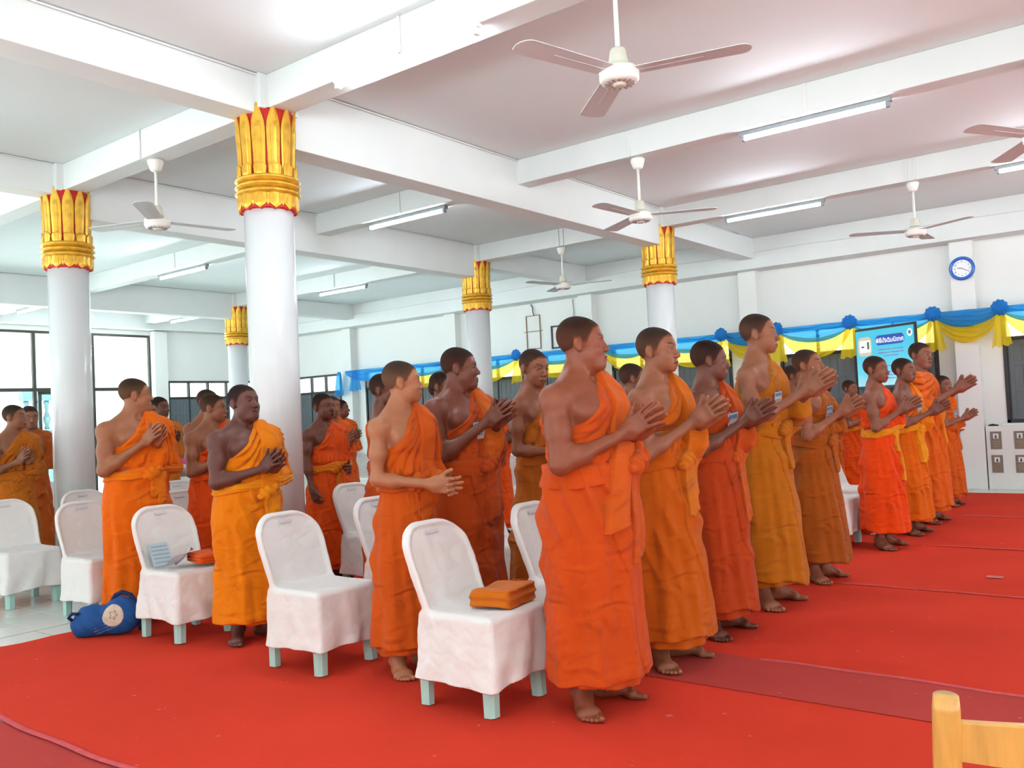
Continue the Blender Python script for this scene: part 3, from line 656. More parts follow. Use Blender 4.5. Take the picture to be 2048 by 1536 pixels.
# ---------------------------------------------------------------- plaque ledge under the right window
dado = struct(MB().box(-2.11, 3.6, 12.99, YF + 0.01, 0, 0.83, ch=0.005), 'trim_11', PAINT)
SLAB = mat('plaque_stone', (134, 120, 106), 0.5, noise=0.15, nscale=30)
def plaque(x, z, label, tex):
    r = empty('plaque', (x, 12.99, z), 0, label, 'plaque', 'memorial plaques on the low wall')
    MB().box(-0.065, 0.065, -0.012, 0, -0.115, 0.115, ch=0.003).build('stone_slab', SLAB, r)
    MB().box(-0.032, 0.032, -0.016, -0.011, 0.022, 0.088, ch=0.002).build('portrait_tile', mat('portrait_white', (232, 234, 232), 0.4), r)
    v, f, n = surface(lambda p: smin(d_ell(p, (0, 0, 0.062), (0.010, 0.004, 0.014)), d_ell(p, (0, 0, 0.038), (0.018, 0.004, 0.012)), 0.008), (-0.03, -0.01, 0.02), (0.03, 0.01, 0.09), 0.004)
    link('portrait', npmesh('portrait', v, f, True, n), mat('portrait_grey', (70, 70, 74), 0.5), r, (0, -0.015, 0))
    if tex:
        for k in range(4):
            ln = MB(); ln.box(-0.050 + 0.008 * k, 0.050 - 0.006 * k, -0.0128, -0.0118, -0.02 - 0.022 * k, -0.012 - 0.022 * k); ln.build('inscription_line', mat('inscription', (164, 148, 124), 0.5), r)
plaque(-1.995, 0.645, 'upper memorial plaque closest to the pilaster', True); plaque(-1.995, 0.335, 'lower memorial plaque with blank grey stone', False)
plaque(-1.72, 0.645, 'upper memorial plaque at the right picture edge', True); plaque(-1.72, 0.335, 'lower memorial plaque at the right picture edge', True)
v, f, n = surface(lambda p: smax(d_ell(p, (0, 0, 0), (0.06, 0.035, 0.022)) - 0.006 * wob(p, 70, 1), -p[:, 2] - 0.004, 0.003), (-0.08, -0.06, -0.02), (0.08, 0.06, 0.04), 0.006)
tag(link('dark_hat', npmesh('dark_hat', v, f, True, n), mat('dark_cloth', (52, 40, 52), 0.8), None, (-2.03, 13.06, 0.835)), 'dark cloth cap left on the ledge of the low wall', 'cap')

# ---------------------------------------------------------------- empty frames and cable on the far wall
def frame_on_wall(x0, x1, z0, z1, w, m_, label, cross=None):
    b = MB()
    for a in ((x0, x1, z0, z0 + w), (x0, x1, z1 - w, z1), (x0, x0 + w, z0, z1), (x1 - w, x1, z0, z1)): b.box(a[0], a[1], YF - 0.02, YF - 0.001, a[2], a[3])
    if cross: b.box(x0 - 0.05, x1 + 0.05, YF - 0.022, YF - 0.004, cross - w / 2, cross + w / 2)
    tag(b.build('wall_frame', m_), label, 'frame', 'empty brackets on the far wall')
frame_on_wall(-9.68, -9.36, 2.47, 3.10, 0.012, mat('rusty_metal', (150, 128, 96), 0.7), 'thin rusty empty bracket frame on the white wall', 2.80)
frame_on_wall(-9.12, -8.72, 2.44, 2.86, 0.028, mat('dark_frame'), 'black empty frame beside the leading monk head')
tag(MB().tube([(-8.62, YF - 0.01, 3.3), (-8.60, YF - 0.02, 3.05), (-8.66, YF - 0.02, 2.8), (-8.70, YF - 0.015, 2.62)], 0.006, 6).build('cable', mat('cable_grey', (150, 150, 148), 0.6)), 'thin grey cable hanging down beside the black frame', 'cable')
tag(MB().tube([(-9.55, YF - 0.01, 3.3), (-9.5, YF - 0.03, 3.24), (-9.5, YF - 0.03, 3.16), (-9.48, YF - 0.03, 3.10)], 0.010, 6).build('cable', mat('cable_dark', (90, 88, 84), 0.6)), 'short dark cable end with hook above the rusty frame', 'cable')
# ---------------------------------------------------------------- people
A3 = lambda *v: np.array(v, np.float32)
def step(a, b, x): t = np.clip((x - a) / (b - a), 0, 1); return t * t * (3 - 2 * t)
class Fig:
    """pose and proportions of one person, 1.70 m tall, facing +x, left is +y"""
    def __init__(s, g=1.0, yaw=0.0, nod=0.0, tilt=0.0, pose='clap', hx=0.0, hz=0.0, foot_r=-42, foot_l=30, face=1.0, hem=0.155, seed=1, splay=1.0, stance=0.0, both=False, fat=0.0, jaw=1.0, hs=1.06, gape=0.0, tuck=True):
        s.__dict__.update(locals()); s.yaw = math.radians(yaw); s.nod = math.radians(nod); s.tilt = math.radians(tilt)
        gw = 1 + (g - 1) * 0.75
        s.gw = gw; s.gx = g
        s.sh = 0.172 * (1 + (g - 1) * 0.55)
        sR = A3(-0.012, -s.sh - 0.010, 1.340); sL = A3(-0.012, s.sh + 0.010, 1.340)
        if pose == 'clap':
            eR = A3(0.035, -s.sh - 0.050 * gw, 1.070); wR = A3(0.205 + hx, -0.042, 1.165 + hz)
            eL = A3(0.02, s.sh + 0.055 * gw, 1.070); wL = A3(0.205 + hx, 0.042, 1.160 + hz)
            dR = A3(0.84, 0.10, 0.52); dL = A3(0.86, -0.06, 0.50); curl = 0.05
        elif pose == 'pray':
            eR = A3(-0.02, -s.sh - 0.07 * gw, 1.09); wR = A3(0.14 + hx, -0.042, 1.20 + hz)
            eL = A3(-0.02, s.sh + 0.07 * gw, 1.09); wL = A3(0.14 + hx, 0.042, 1.20 + hz)
            dR = A3(0.5, 0.10, 0.86); dL = A3(0.5, -0.10, 0.86); curl = 0.03
        elif pose == 'low':
            eR = A3(0.0, -s.sh - 0.05 * gw, 1.065); wR = A3(0.215 + hx, -0.058, 1.03 + hz)
            eL = A3(0.0, s.sh + 0.05 * gw, 1.065); wL = A3(0.215 + hx, 0.058, 1.02 + hz)
            dR = A3(0.88, 0.40, -0.1); dL = A3(0.80, -0.38, -0.05); curl = 0.55
        else:   # right arm hanging
            eR = A3(0.0, -s.sh - 0.055 * gw, 1.09); wR = A3(0.06, -s.sh - 0.05, 0.86)
            eL = A3(-0.02, s.sh + 0.065 * gw, 1.085); wL = A3(0.15, 0.12, 1.02)
            dR = A3(0.25, 0.12, -0.95); dL = A3(0.85, -0.35, -0.1); curl = 0.8
        s.sR, s.sL, s.eR, s.eL, s.wR, s.wL = sR, sL, eR, eL, wR, wL
        n = lambda v: v / np.linalg.norm(v)
        s.dR, s.dL, s.curl = n(dR), n(dL), curl
        def frame(d, palm):
            y = n(palm - d * float(palm @ d)); z = np.cross(d, y); z = z if (z[2] >= 0 or abs(z[2]) < 0.2) else -z
            return np.stack([d, y, z]).astype(np.float32)
        s.fR = frame(s.dR, A3(0, 1, 0)); s.fL = frame(s.dL, A3(0, -1, 0))
        if pose == 'down': s.fR = frame(s.dR, A3(0.1, 1, 0)); s.fR[2] = np.cross(s.fR[0], s.fR[1]); s.fR[2] *= np.sign(s.fR[2][0]) or 1
        s.hc = A3(0.0, 0, 1.585); s.piv = A3(-0.02, 0, 1.50)
        s.rr, s.rl = math.radians(foot_r), math.radians(foot_l)
        s.aR = A3(-0.02, -0.095 - stance, 0.085); s.aL = A3(-0.02 - 0.0, 0.10 + stance, 0.085)
    # ---- head
    def to_head(s, p):
        q = p - s.piv; q = rotz(q, s.yaw); q = roty(q, s.nod)
        if s.tilt:
            c, t = math.cos(s.tilt), math.sin(s.tilt); q = np.stack([q[:, 0], q[:, 1] * c + q[:, 2] * t, -q[:, 1] * t + q[:, 2] * c], 1)
        return (q / s.hs + s.piv - s.hc).astype(np.float32)
    def head(s, p, ears=True):
        q = s.to_head(p); a = q.copy(); a[:, 1] = np.abs(a[:, 1]); fw = s.face; jw = s.jaw
        d = d_ell(q, (-0.008, 0, 0.026), (0.089, 0.0765, 0.083)); d = smin(d, d_ell(q, (-0.030, 0, 0.040), (0.066, 0.062, 0.066)), 0.02)
        d = smin(d, d_ell(q, (0.022, 0, 0.012), (0.070, 0.068 * fw, 0.075)), 0.02)
        d = smin(d, d_ell(q, (0.036, 0, -0.040), (0.054, 0.058 * fw, 0.066)), 0.02)
        d = smin(d, d_ell(a, (0.030, 0.022 * fw, -0.066), (0.050, 0.036 * fw * jw, 0.040)), 0.025)
        d = smin(d, d_ell(q, (0.071, 0, -0.094), (0.020, 0.024 * jw, 0.018)), 0.022)
        d = smin(d, d_ell(a, (0.058, 0.034 * fw, -0.036), (0.026, 0.024 * fw, 0.024)), 0.018)
        d = smin(d, d_cone(a, (0.083, 0.010, 0.018), (0.066, 0.044, 0.020), 0.010, 0.010), 0.012)
        # eye sockets, eyeballs with lids
        d = smax(d, -d_ell(a, (0.097, 0.031, -0.001), (0.016, 0.017, 0.010)), 0.010)
        d = smin(d, d_ell(a, (0.0735, 0.031, -0.003), (0.0125, 0.0165, 0.0115)), 0.004)
        d = smin(d, d_cone(a, (0.0865, 0.020, 0.0035), (0.080, 0.044, 0.0015), 0.0028, 0.0026), 0.004)
        # nose
        d = smin(d, d_cone(q, (0.084, 0, 0.006), (0.105, 0, -0.034), 0.0068, 0.0115), 0.010)
        d = smin(d, d_ell(a, (0.0955, 0.0135, -0.0385), (0.013, 0.0085, 0.0085)), 0.006)
        d = smax(d, -d_ell(a, (0.1015, 0.0075, -0.0475), (0.006, 0.0036, 0.004)), 0.003)
        # mouth
        d = smin(d, d_ell(q, (0.078, 0, -0.070), (0.022, 0.030, 0.024)), 0.012)
        d = smin(d, d_cone(a, (0.0975, 0.002, -0.0655), (0.0865, 0.021, -0.0705), 0.0062, 0.0035), 0.005)
        d = smin(d, d_cone(a, (0.0960, 0.000, -0.0775), (0.0860, 0.019, -0.0735), 0.0068, 0.0035), 0.005)
        d = smax(d, -d_cone(a, (0.1045, 0.0, -0.0712), (0.0905, 0.0235, -0.0718), 0.0022, 0.0018), 0.003)
        if s.gape: d = smax(d, -d_ell(q, (0.098, 0, -0.0745), (0.016, 0.014, 0.0095 * s.gape)), 0.004)
        if s.jaw > 1.05: d = smin(d, d_ell(q, (0.045, 0, -0.105), (0.045, 0.05, 0.025)), 0.03)
        if ears:
            e = d_ell(roty(a - A3(-0.012, 0.0785, -0.010), 0.25), (0, 0, 0), (0.0165, 0.0082, 0.0275))
            e = smin(e, d_ell(a, (-0.006, 0.075, -0.033), (0.009, 0.007, 0.009)), 0.006)
            e = smax(e, -d_ell(a, (-0.007, 0.0895, -0.007), (0.0090, 0.0065, 0.0165)), 0.004)
            d = smin(d, e, 0.005)
        return d * s.hs
    # ---- torso
    def torso(s, p, neck=True):
        g, gw = s.gx, s.gw; a = p.copy(); a[:, 1] = np.abs(a[:, 1])
        d = d_ell(p, (-0.012, 0, 1.235), (0.106 * g, 0.148 * gw, 0.205))
        d = smin(d, d_ell(p, (0.0 + 0.035 * s.fat, 0, 1.045), (0.103 * g + 0.035 * s.fat, 0.134 * gw + 0.02 * s.fat, 0.165)), 0.08)
        d = smin(d, d_ell(p, (-0.016, 0, 0.905), (0.102 * g, 0.136 * gw, 0.13)), 0.07)
        d = smin(d, d_cone(a, (-0.018, 0, 1.372), (-0.016, s.sh - 0.03, 1.336), 0.060 * gw, 0.052 * gw), 0.05)
        d = smin(d, d_cone(a, (-0.024, 0.02, 1.455), (-0.018, s.sh - 0.020, 1.350), 0.052, 0.036), 0.055)
        d = smin(d, d_ell(a, (0.062 * g, 0.066 * gw, 1.285), (0.045 * g, 0.072 * gw, 0.060)), 0.04)
        d = smin(d, d_ell(a, (-0.088 * g, 0.075 * gw, 1.285), (0.032, 0.060 * gw, 0.085)), 0.04)
        if neck:
            d = smin(d, d_cone(p, (-0.030, 0, 1.40), (-0.008, 0, 1.53), 0.058 * (1 + (g - 1) * .6), 0.053 * (1 + (g - 1) * .5)), 0.03)
            d = smin(d, d_cone(a, (0.048, 0.018, 1.412), (0.014, s.sh - 0.03, 1.386), 0.007, 0.007), 0.02)
            d = smax(d, -d_ell(a, (0.062, 0.0, 1.432), (0.016, 0.014, 0.018)), 0.02)
        return d
    def arm(s, p, side, r=1.0):
        S, E, W = (s.sR, s.eR, s.wR) if side < 0 else (s.sL, s.eL, s.wL); gw = s.gw * r
        d = d_cone(p, S, E, 0.047 * gw, 0.036 * gw)
        d = smin(d, d_sph(p, S + A3(0, 0.006 * side, 0), 0.050 * gw), 0.04)
        m = S + (E - S) * 0.5; d = smin(d, d_sph(p, m + A3(0.008, 0, 0), 0.0445 * gw), 0.04)
        f = E + (W - E) * 0.28
        d = smin(d, d_cone(p, E, W, 0.034 * gw, 0.0245), 0.03)
        d = smin(d, d_sph(p, f, 0.037 * gw), 0.04)
        return d
    def legs(s, p):
        d = None
        for sg, A, rz in ((-1, s.aR, s.rr), (1, s.aL, s.rl)):
            hip = A3(-0.01, 0.068 * sg, 0.88); kn = A3(0.0, 0.085 * sg, 0.47)
            l = d_cone(p, hip, kn, 0.066, 0.050); l = smin(l, d_cone(p, kn, A, 0.050, 0.036), 0.03)
            l = smin(l, d_ell(p, (kn + A) / 2 + A3(-0.025, 0, 0.07), (0.045, 0.045, 0.11)), 0.04)
            d = l if d is None else np.minimum(d, l)
        return d
    def feet(s, p):
        d = None
        for sg, A, rz in ((-1, s.aR, s.rr), (1, s.aL, s.rl)):
            q = rotz(p - A3(A[0], A[1], 0), rz); q = q * A3(1, sg, 1)     # y>0 is the outer side
            f = d_cone(q, (-0.035, 0, 0.032), (0.02, 0.0, 0.04), 0.032, 0.034)
            f = smin(f, d_cone(q, (0.0, 0, 0.075), (0.10, -0.004, 0.030), 0.036, 0.026), 0.03)
            f = smin(f, d_cone(q, (0.115, -0.028, 0.023), (0.105, 0.034, 0.019), 0.022, 0.018), 0.025)
            f = smin(f, d_cone(q, (0.02, 0.020, 0.022), (0.10, 0.030, 0.018), 0.022, 0.018), 0.02)
            f = smin(f, d_sph(q, (-0.005, -0.034, 0.078), 0.014), 0.02); f = smin(f, d_sph(q, (-0.012, 0.034, 0.07), 0.014), 0.02)
            l = d_cone(p, A, A3(A[0] + .01, A[1], 0.24), 0.036, 0.040); f = smin(f, l, 0.03)
            for k, (ty, tx, r) in enumerate(((-0.036, 0.168, 0.0135), (-0.013, 0.166, 0.0095), (0.004, 0.158, 0.0088), (0.020, 0.147, 0.0083), (0.035, 0.133, 0.0083))):
                t = d_cone(q, (0.115 - 0.006 * k, ty * 0.92, 0.020), (tx, ty, r + 0.001), r + 0.002, r)
                f = smin(f, t, 0.006)
            d = f if d is None else np.minimum(d, f)
        return smax(d, 0.001 - p[:, 2], 0.004)
    def hand(s, p, side):
        W, F, E = (s.wR, s.fR, s.eR) if side < 0 else (s.wL, s.fL, s.eL)
        HS = 1.14; q = ((p - W) @ F.T / HS).astype(np.float32); c = s.curl
        d = d_box(q, (0.052, 0.0, 0.0), (0.046, 0.0125, 0.040), 0.0122)
        d = smin(d, d_cone(q, (0.0, 0, 0), (0.03, 0, 0.0), 0.026, 0.028), 0.02)
        d = smin(d, d_cone(q, (0.018, 0.007, 0.018), (0.052, 0.008, 0.040), 0.0165, 0.0135), 0.015)
        th = math.radians(38); tx, tz = math.cos(th), math.sin(th)
        d = smin(d, d_cone(q, (0.050, 0.008, 0.040), (0.050 + 0.034 * tx, 0.008, 0.040 + 0.034 * tz), 0.0118, 0.0102), 0.007)
        d = smin(d, d_cone(q, (0.050 + 0.034 * tx, 0.008, 0.040 + 0.034 * tz), (0.050 + 0.058 * tx, 0.006 + 0.012 * c, 0.040 + 0.054 * tz), 0.0100, 0.0080), 0.004)
        for z0, L, spl, r in ((0.0305, 0.070, 0.10, 0.0088), (0.0105, 0.079, 0.03, 0.0090), (-0.0098, 0.073, -0.05, 0.0086), (-0.0290, 0.057, -0.15, 0.0077)):
            a0 = A3(0.090 - 0.25 * abs(z0), 0, z0); ang = c * 0.5; pz = spl * s.splay
            u = A3(math.cos(ang) * math.cos(pz), math.sin(ang), math.sin(pz)); b0 = a0 + u * L * 0.48
            ang2 = c * 1.5 + 0.06; u2 = A3(math.cos(ang2) * math.cos(pz), math.sin(ang2), math.sin(pz)); c0 = b0 + u2 * L * 0.30
            ang3 = c * 2.2 + 0.1; u3 = A3(math.cos(ang3) * math.cos(pz), math.sin(ang3), math.sin(pz)); e0 = c0 + u3 * L * 0.24
            f = np.minimum(np.minimum(d_cone(q, a0, b0, r * 1.02, r * 0.96), d_cone(q, b0, c0, r * 0.98, r * 0.88)), d_cone(q, c0, e0, r * 0.88, r * 0.74))
            d = smin(d, f, 0.005)
        d = d * HS; fa = d_cone(p, E, W, 0.034 * s.gw, 0.0245)
        return smin(d, fa, 0.02)
    def body(s, p):
        d = s.torso(p)
        m = p[:, 2] < 1.465
        if m.any(): q = p[m]; d[m] = smin(smin(d[m], s.arm(q, -1), 0.030), s.arm(q, 1), 0.030)
        m = p[:, 2] < 1.0
        if m.any(): d[m] = smin(d[m], s.legs(p[m]), 0.03)
        m = p[:, 2] > 1.40
        if m.any(): d[m] = smin(d[m], s.head(p[m]), 0.022)
        return d
    # ---- clothes
    def skirt_raw(s, p, off=0.0):
        z = p[:, 2]; g, gw = s.gx, s.gw
        zs = [0.05, 0.16, 0.50, 0.80, 0.92, 1.03, 1.10]
        rx = np.interp(z, zs, np.array([0.212, 0.206, 0.182, 0.152 * g + 0.014 * (g < 1), 0.139 * g + .02 * s.fat, 0.124 * g + 0.035 * s.fat, 0.12 * g + 0.03 * s.fat]) * (1 + (g - 1) * .25))
        ry = np.interp(z, zs, np.array([0.240, 0.234, 0.214, 0.188 * gw, 0.174 * gw, 0.154 * gw + .02 * s.fat, 0.150 * gw]) * (1 + (g - 1) * .25))
        cx = np.interp(z, zs, [0.0, 0.0, -0.005, -0.012, -0.014, -0.005 + 0.02 * s.fat, -0.005])
        x = p[:, 0] - cx; y = p[:, 1]
        k = np.sqrt((x / rx) ** 2 + (y / ry) ** 2) + 1e-6
        return smax((k - 1) * np.minimum(rx, ry) * 1.02 - off, z - 1.10, 0.02), x, y, rx, ry
    def skirt(s, p):
        d, x, y, rx, ry = s.skirt_raw(p); z = p[:, 2]; th = np.arctan2(y / ry, x / rx); sd = s.seed
        dn = step(1.0, 0.35, z)
        pl = np.sin(th * 7 + sd + 0.9 * np.sin(z * 3.1 + sd) + 1.2 * np.sin(th * 2 + sd)) * 0.6 + np.sin(th * 13 + 2.3 * sd + 1.5 * np.sin(z * 4 + th * 3)) * 0.35
        d = d - (0.003 + 0.0105 * dn) * pl
        # tension folds sweeping down and round from the waist, small creases all over
        t = z * 14 + 2.6 * np.sin(th * 1.3 + sd) + th * (3.0 + math.sin(sd)); fo = np.sqrt(np.sin(t) ** 2 + 0.03)
        d = d + 0.030 * (fo - 0.6) * step(0.25, 0.8, wob(p * A3(1, 1, .6), 7.0, sd) + 0.5) * step(0.3, 0.5, z)
        d = d - 0.0065 * wob(p * A3(1, 1, 0.4), 27, sd) - 0.0050 * np.sqrt(wob(p * A3(1.2, 1.2, 0.5), 40, sd + 3) ** 2 + 0.02)
        # wrap edge: an overlapping layer whose border slants down the front
        edge = th - (-0.55 + 0.9 * (1.0 - z) + 0.06 * np.sin(z * 13 + sd)); ov = step(-0.03, 0.03, edge) * (1 - step(2.4, 2.9, edge))
        d = d - 0.010 * ov
        hem = s.hem + 0.012 * np.sin(th * 2 + sd) + 0.006 * np.sin(th * 5 + sd) - 0.02 * step(0.3, -0.3, np.abs(edge) - 0.35)
        d = smax(d, hem - z, 0.010)
        return smax(d, z - 1.06, 0.01)
    def under(s, p):
        d, x, y, rx, ry = s.skirt_raw(p, -0.030); z = p[:, 2]; th = np.arctan2(y, x)
        d = d - 0.008 * np.sin(th * 9 + s.seed)
        return smax(smax(d, s.hem - 0.028 - 0.018 * np.sin(th + s.seed) - z, 0.008), z - s.hem - 0.16, 0.01)
    def robe_base(s, p):
        d = s.torso(p, neck=False); la = s.arm(p, 1, 1.12)
        fl = s.eL + (s.wL - s.eL) * 0.72
        hang = d_cone(p, s.eL + A3(0, 0, -0.05), fl + A3(-0.01, 0, -0.07), 0.050, 0.040)
        fcut = ((p - fl) @ ((s.wL - s.eL) / np.linalg.norm(s.wL - s.eL)))
        la = smax(smin(la, hang, 0.05), fcut, 0.02)
        d = smin(d, la, 0.075)
        d = smin(d, d_ell(p, (-0.0, s.sh * 0.8, 1.22), (0.10, 0.07, 0.16)), 0.06)
        if s.both:
            f2 = s.eR + (s.wR - s.eR) * 0.35; ra = smin(s.arm(p, -1, 1.14), d_cone(p, s.eR + A3(0, 0, -0.03), f2 + A3(0, 0, -0.04), 0.045, 0.04), 0.04)
            d = smin(d, smax(ra, (p - f2) @ ((s.wR - s.eR) / np.linalg.norm(s.wR - s.eR)), 0.02), 0.075)
        return d - 0.013
    def robe(s, p):
        d = s.robe_base(p); sd = s.seed
        SL = A3(0.0, s.sh - 0.05, 1.455); q = p - SL; rho = np.sqrt(q[:, 1] ** 2 + q[:, 2] ** 2) + 1e-4
        ph = np.arctan2(-q[:, 2], -q[:, 1])      # 0 across the chest, pi/2 straight down
        t = ph * 17 + 0.9 * np.sin(rho * 12 + sd) + 1.3 * np.sin(ph * 5 + sd * 2) + 0.5 * np.sin(p[:, 0] * 24 + sd)
        ridge = np.sqrt(np.sin(t) ** 2 + 0.02) ** 0.8 - 0.66
        amp = 0.029 * step(0.05, 0.20, rho) * (0.55 + 0.45 * np.sin(ph * 3.3 + sd * 1.3 + rho * 5))
        d = d - amp * ridge - 0.005 * wob(p, 30, sd) - 0.0035 * np.sqrt(wob(p, 44, sd + 1) ** 2 + 0.02)
        # gathers above the waist sash
        d = d - 0.010 * np.sqrt(np.sin(np.arctan2(p[:, 1], p[:, 0]) * 11 + sd + wob(p, 9, sd)) ** 2 + 0.02) * step(1.18, 1.10, p[:, 2]) * step(1.06, 1.09, p[:, 2])
        if s.both:
            d = smax(d, p[:, 2] - 1.432 - 0.05 * np.abs(p[:, 1]) * 0 + 0.25 * np.maximum(p[:, 0], 0), 0.01)
        else:
            zt = s.top_line(p); d = smax(d, (p[:, 2] - zt) * 0.75, 0.012)
        if s.tuck: return smax(d + 0.014 * step(1.095, 1.055, p[:, 2]), 1.01 - p[:, 2], 0.01)
        lap = s.skirt_raw(p)[0] - 0.009 - 0.004 * wob(p, 30, sd + 2); d = smin(d, smax(lap, p[:, 2] - 1.06, 0.01), 0.02)      # loose lower edge laid over the skirt
        return smax(d, 0.975 + 0.02 * np.sin(np.arctan2(p[:, 1], p[:, 0]) * 1.5 + sd) - p[:, 2], 0.010)
    def top_line(s, p):
        y = p[:, 1]; zc = np.interp(y, [-s.sh - 0.08, -s.sh + 0.02, -0.06, 0.045, 0.085, 0.4], [1.205, 1.215, 1.33, 1.445, 1.52, 1.6])
        return zc + 0.006 * np.sin(p[:, 0] * 40 + y * 30) - 0.02 * np.maximum(p[:, 0], 0) * 2
    def layer(s, p): return np.minimum(s.robe(p), s.skirt(p))
    def band(s, p, zlow=0.80, w=0.045, ylow=0.012):
        """folded cloth strip running from the left shoulder down the front"""
        z = p[:, 2]; base = np.minimum(s.robe_base(p) , s.skirt_raw(p)[0]) ; base = smin(s.robe_base(p), s.skirt_raw(p)[0] - 0.008, 0.03)
        c = np.interp(z, [zlow, 1.02, 1.20, 1.40, 1.50], [ylow, ylow * 0.6 + 0.018, 0.055 + ylow * 0.2, 0.092, 0.10]); u = p[:, 1] - c - 0.004 * np.sin(z * 20 + s.seed)
        d = base - 0.021 - 0.0025 * np.sin(u * 60 + 0.6 * np.sin(z * 9)) - 0.002 * wob(p, 30, s.seed)
        d = smax(d, np.abs(u) - w, 0.006); d = smax(d, -(base + 0.022), 0.004)
        d = smax(d, -p[:, 0] - 0.03, 0.01)
        return smax(smax(d, zlow + 0.25 * u - z, 0.006), z - 1.475, 0.006)
    def sash(s, p):
        base = smin(s.robe_base(p), s.skirt_raw(p)[0] - 0.006, 0.02); zc = 1.035 + 0.02 * np.sin(np.arctan2(p[:, 1], p[:, 0]) + 0.5) ; v = p[:, 2] - zc
        d = base - 0.0080 - 0.0060 * np.abs(np.sin(v * 120 + 1.6 * np.sin(np.arctan2(p[:, 1], p[:, 0]) * 2.3 + s.seed))) - 0.003 * wob(p, 30, s.seed)
        return smax(smax(d, np.abs(v) - 0.034 - 0.007 * np.sin(np.arctan2(p[:, 1], p[:, 0]) * 3 + s.seed), 0.018), -(base + 0.030), 0.004)
    def knot(s, p, K, size=1.0, tails=((0.0, 0.05, 0.72, 0.1), (0.06, 0.04, 0.80, -0.15))):
        q = (p - K) / size
        d = d_ell(q, (0, 0, 0), (0.036, 0.052, 0.040)); d = smin(d, d_ell(q, (0.0, 0.035, 0.022), (0.028, 0.04, 0.026)), 0.012)
        d = smin(d, d_ell(q, (0.004, -0.03, -0.018), (0.030, 0.036, 0.030)), 0.01)
        d = d - 0.0045 * np.sin(q[:, 1] * 130 + 3 * np.sin(q[:, 2] * 50)); d = d * size
        base = smin(s.skirt_raw(p)[0] - 0.012, s.robe_base(p), 0.03); z = p[:, 2]
        for y0, w, zl, sl in tails:
            c = K[1] + y0 + sl * (K[2] - z); u = p[:, 1] - c
            t = base - 0.020 - 0.003 * np.sin(u * 70 + 0.8 * np.sin(z * 17 + y0 * 60)) - 0.010 * (K[2] - z) - 0.002 * wob(p, 45, s.seed)
            t = smax(t, np.abs(u) - w * (0.75 + 0.9 * (K[2] - z)), 0.006); t = smax(t, -(base + 0.020), 0.004)
            t = smax(smax(t, zl + 0.3 * u + 0.008 * np.sin(u * 90) - z, 0.006), z - K[2], 0.01); t = smax(t, -p[:, 0], 0.01)
            d = smin(d, t, 0.010)
        return d
def find_x(fn, y, z, x0=0.45, x1=-0.05):
    xs = np.linspace(x0, x1, 400, dtype=np.float32); d = fn(np.stack([xs, np.full_like(xs, y), np.full_like(xs, z)], 1))
    k = np.argmax(d < 0); return float(xs[k])

